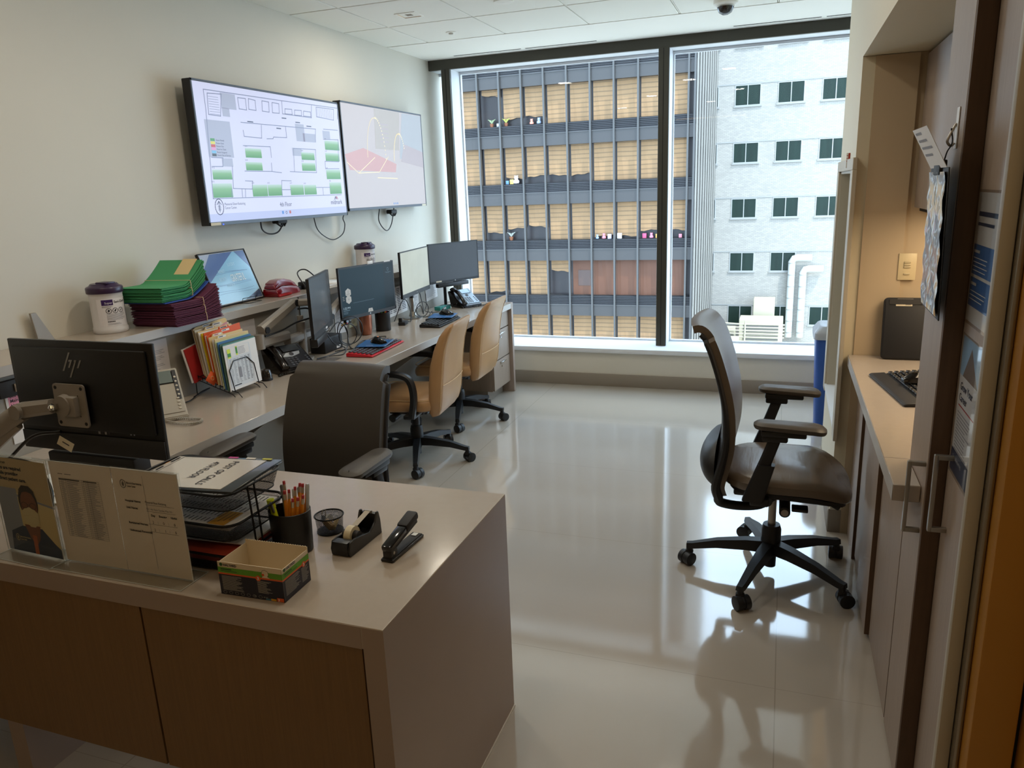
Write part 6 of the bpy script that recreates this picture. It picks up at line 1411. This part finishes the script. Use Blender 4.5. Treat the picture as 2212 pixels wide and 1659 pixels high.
# ------------------------------------------------------------------ right-hand counter items
RZ = .8602
t = thing('tablet_monitor', 'black flat computer screen back leaning on the alcove wall', 'monitor', (3.455, 3.475, RZ), 0)
m = MB().frame((-.155, 0, 0), (1, 0, 0), (0, .14, 1)); m.sweep([rring(.31, .262, .018, -.012, 4, .155, .132), rring(.31, .262, .018, .004, 4, .155, .132), rring(.296, .248, .014, .010, 4, .155, .132)], blkm); m.bx(.02, .29, .235, .255, .010, .013, blks); part(m, 'casing', t)
m = MB().frame((-.155, 0, 0), (1, 0, 0), (0, .14, 1)); m.rect(.045, .228, .062, .018, papc, .0115); m.lines(.048, .241, .026, 2, .005, ink, .002, z=.012)
for k in range(5): m.rect(.082+.004*k, .231, .002, .012, ink, .012)
m.rect(.05, .2535, .06, .005, steel, .009); part(m, 'asset_label', t)
t0 = keyboard('black keyboard on a wrist rest at the right-hand counter', (3.388, 2.965, RZ), R(189), blkm, kbk, .44, .14, rest=True, tilt=.010)
mouse('black mouse lying on the right-hand keyboard', (3.372, 2.985, RZ+.028), R(105), led=False)
# clipboard hung on the narrow tall door
t = thing('hanging_clipboard', 'black-edged clipboard in plastic hanging from a hook on the narrow tall door', 'clipboard', (3.226, 2.0, 1.30))
m = MB().frame((0, .135, 0), (-.02, -1, 0), (-.03, 0, 1)); m.bx(0, .245, 0, .335, -.003, .0, blkm, .001, 1); part(m, 'board', t)
m = MB().frame((-.001, .135, 0), (-.02, -1, 0), (-.03, 0, 1))
gl = mat('glossy_sleeve', '#a8a39a', .08, bump=.9, bscale=22, coat=1)
nx_, ny_ = 10, 16; vs = []; fs = []
for j in range(ny_+1):
    for i in range(nx_+1): vs.append((.008+.229*i/nx_, .008+.318*j/ny_, .003+.004*math.sin(i*1.3+j*.8)*math.sin(j*.9)))
for j in range(ny_):
    for i in range(nx_): a = j*(nx_+1)+i; fs.append([a, a+1, a+nx_+2, a+nx_+1])
m.add(vs, fs, gl); part(m, 'plastic_sleeve', t)
m = MB(); m.bx(-.020, -.004, -.03, .04, .318, .352, blkm, .003); part(m, 'clip', t)
m = MB().frame((-.016, .10, .335), (0, -1, 0), (-.52, 0, 1)); m.bx(0, .20, 0, .10, 0, .001, pap); m.lines(.02, .085, .15, 4, .018, inkl, .006, .5, z=.0015); part(m, 'folded_pages', t)
m = MB(); m.tube(bez([(-.006, .0, .352), (-.002, .0, .37), (.008, .01, .39), (.004, .015, .42)], 5), .0015, wire, 6); part(m, 'cord', t)
t = thing('adhesive_hook', 'white adhesive strip with a metal hook on the narrow tall door', 'hook', (3.2425, 2.015, 1.70))
part(MB().box((-.0012, 0, .02), (.002, .026, .09), mat('strip_white', '#dcdcda', .4), .0005, 1), 'strip', t); part(MB().tube(bez([(-.003, 0, .03), (-.012, 0, .01), (-.018, 0, -.008), (-.010, 0, -.018), (-.004, 0, -.012)], 5), .003, steel, 8), 'hook', t)
# laminated notices on the tall door
def doorposter(label, y0, y1, z0, z1, fn, slope=0):
    t = thing('laminated_notice', label, 'notice', (3.2838, y1, z0), 0, 'laminated notices on the tall door')
    W_, H_ = y1-y0, z1-z0
    m = MB().frame((0, 0, 0), (0, -1, 0), (0, 0, 1)); fn(m, W_, H_); part(m, 'print', t, smooth=0)
    m = MB().frame((-.0015, 0, 0), (0, -1, 0), (0, 0, 1)); m.rect(-.006, -.006, W_+.012, H_+.012, glassmat('laminate_film', (1, 1, 1), .10, .06) if 'laminate_film' not in MATS else MATS['laminate_film']); part(m, 'plastic_film', t)
dblue = mat('notice_blue', '#2f62a0', .5); dnav = mat('notice_navy', '#1f3350', .5); pwt = mat('notice_white', '#c9c9c9', .5); psk = mat('notice_sky', '#8fb2cf', .4)
def pA(m, W_, H_):
    m.rect(0, 0, W_, H_, pwt); m.lines(.02, H_-.050, .16, 1, .01, dnav, .010, 0, z=.0005); m.lines(.02, H_-.070, .14, 1, .01, dnav, .007, 0, z=.0005)
    m.rect(.006, .105, W_-.012, .065, dblue, .0004); m.rect(.006, .035, W_-.012, .063, dblue, .0004); m.lines(.015, .152, .05, 1, .01, pwt, .006, 0, z=.0008); m.lines(.015, .14, .15, 4, .009, pwt, .002, z=.0008); m.lines(.015, .082, .05, 1, .01, pwt, .006, 0, z=.0008); m.lines(.015, .068, .15, 3, .009, pwt, .002, z=.0008)
def pB(m, W_, H_):
    m.rect(0, 0, W_, H_, pwt); m.rect(0, H_*.72, W_, H_*.28, psk, .0004); m.q([(.03, H_*.72, .0006), (.09, H_*.95, .0006), (.14, H_*.80, .0006), (.17, H_*.72, .0006)], mat('notice_brown', '#6b5c4c', .5)); m.text('Grow Your', .02, H_*.62, .018, dnav, z=.0006, bold=.02); m.text('Career', .02, H_*.54, .018, dnav, z=.0006, bold=.02)
    m.lines(.02, H_*.50, .15, 1, .01, MATS['red_folder'], .003, 0, z=.0006); m.lines(.02, H_*.45, .14, 12, .008, inkl, .003, .4, z=.0006); m.rect(0, 0, W_, H_*.17, dnav, .0004); m.text('Sloan Kettering', .02, H_*.10, .010, pwt, z=.0008)
doorposter('laminated blue and white notice, upper one on the tall door', 1.72, 1.932, 1.300, 1.580, pA)
doorposter('laminated notice with a sky picture, lower one on the tall door', 1.72, 1.922, .945, 1.265, pB)
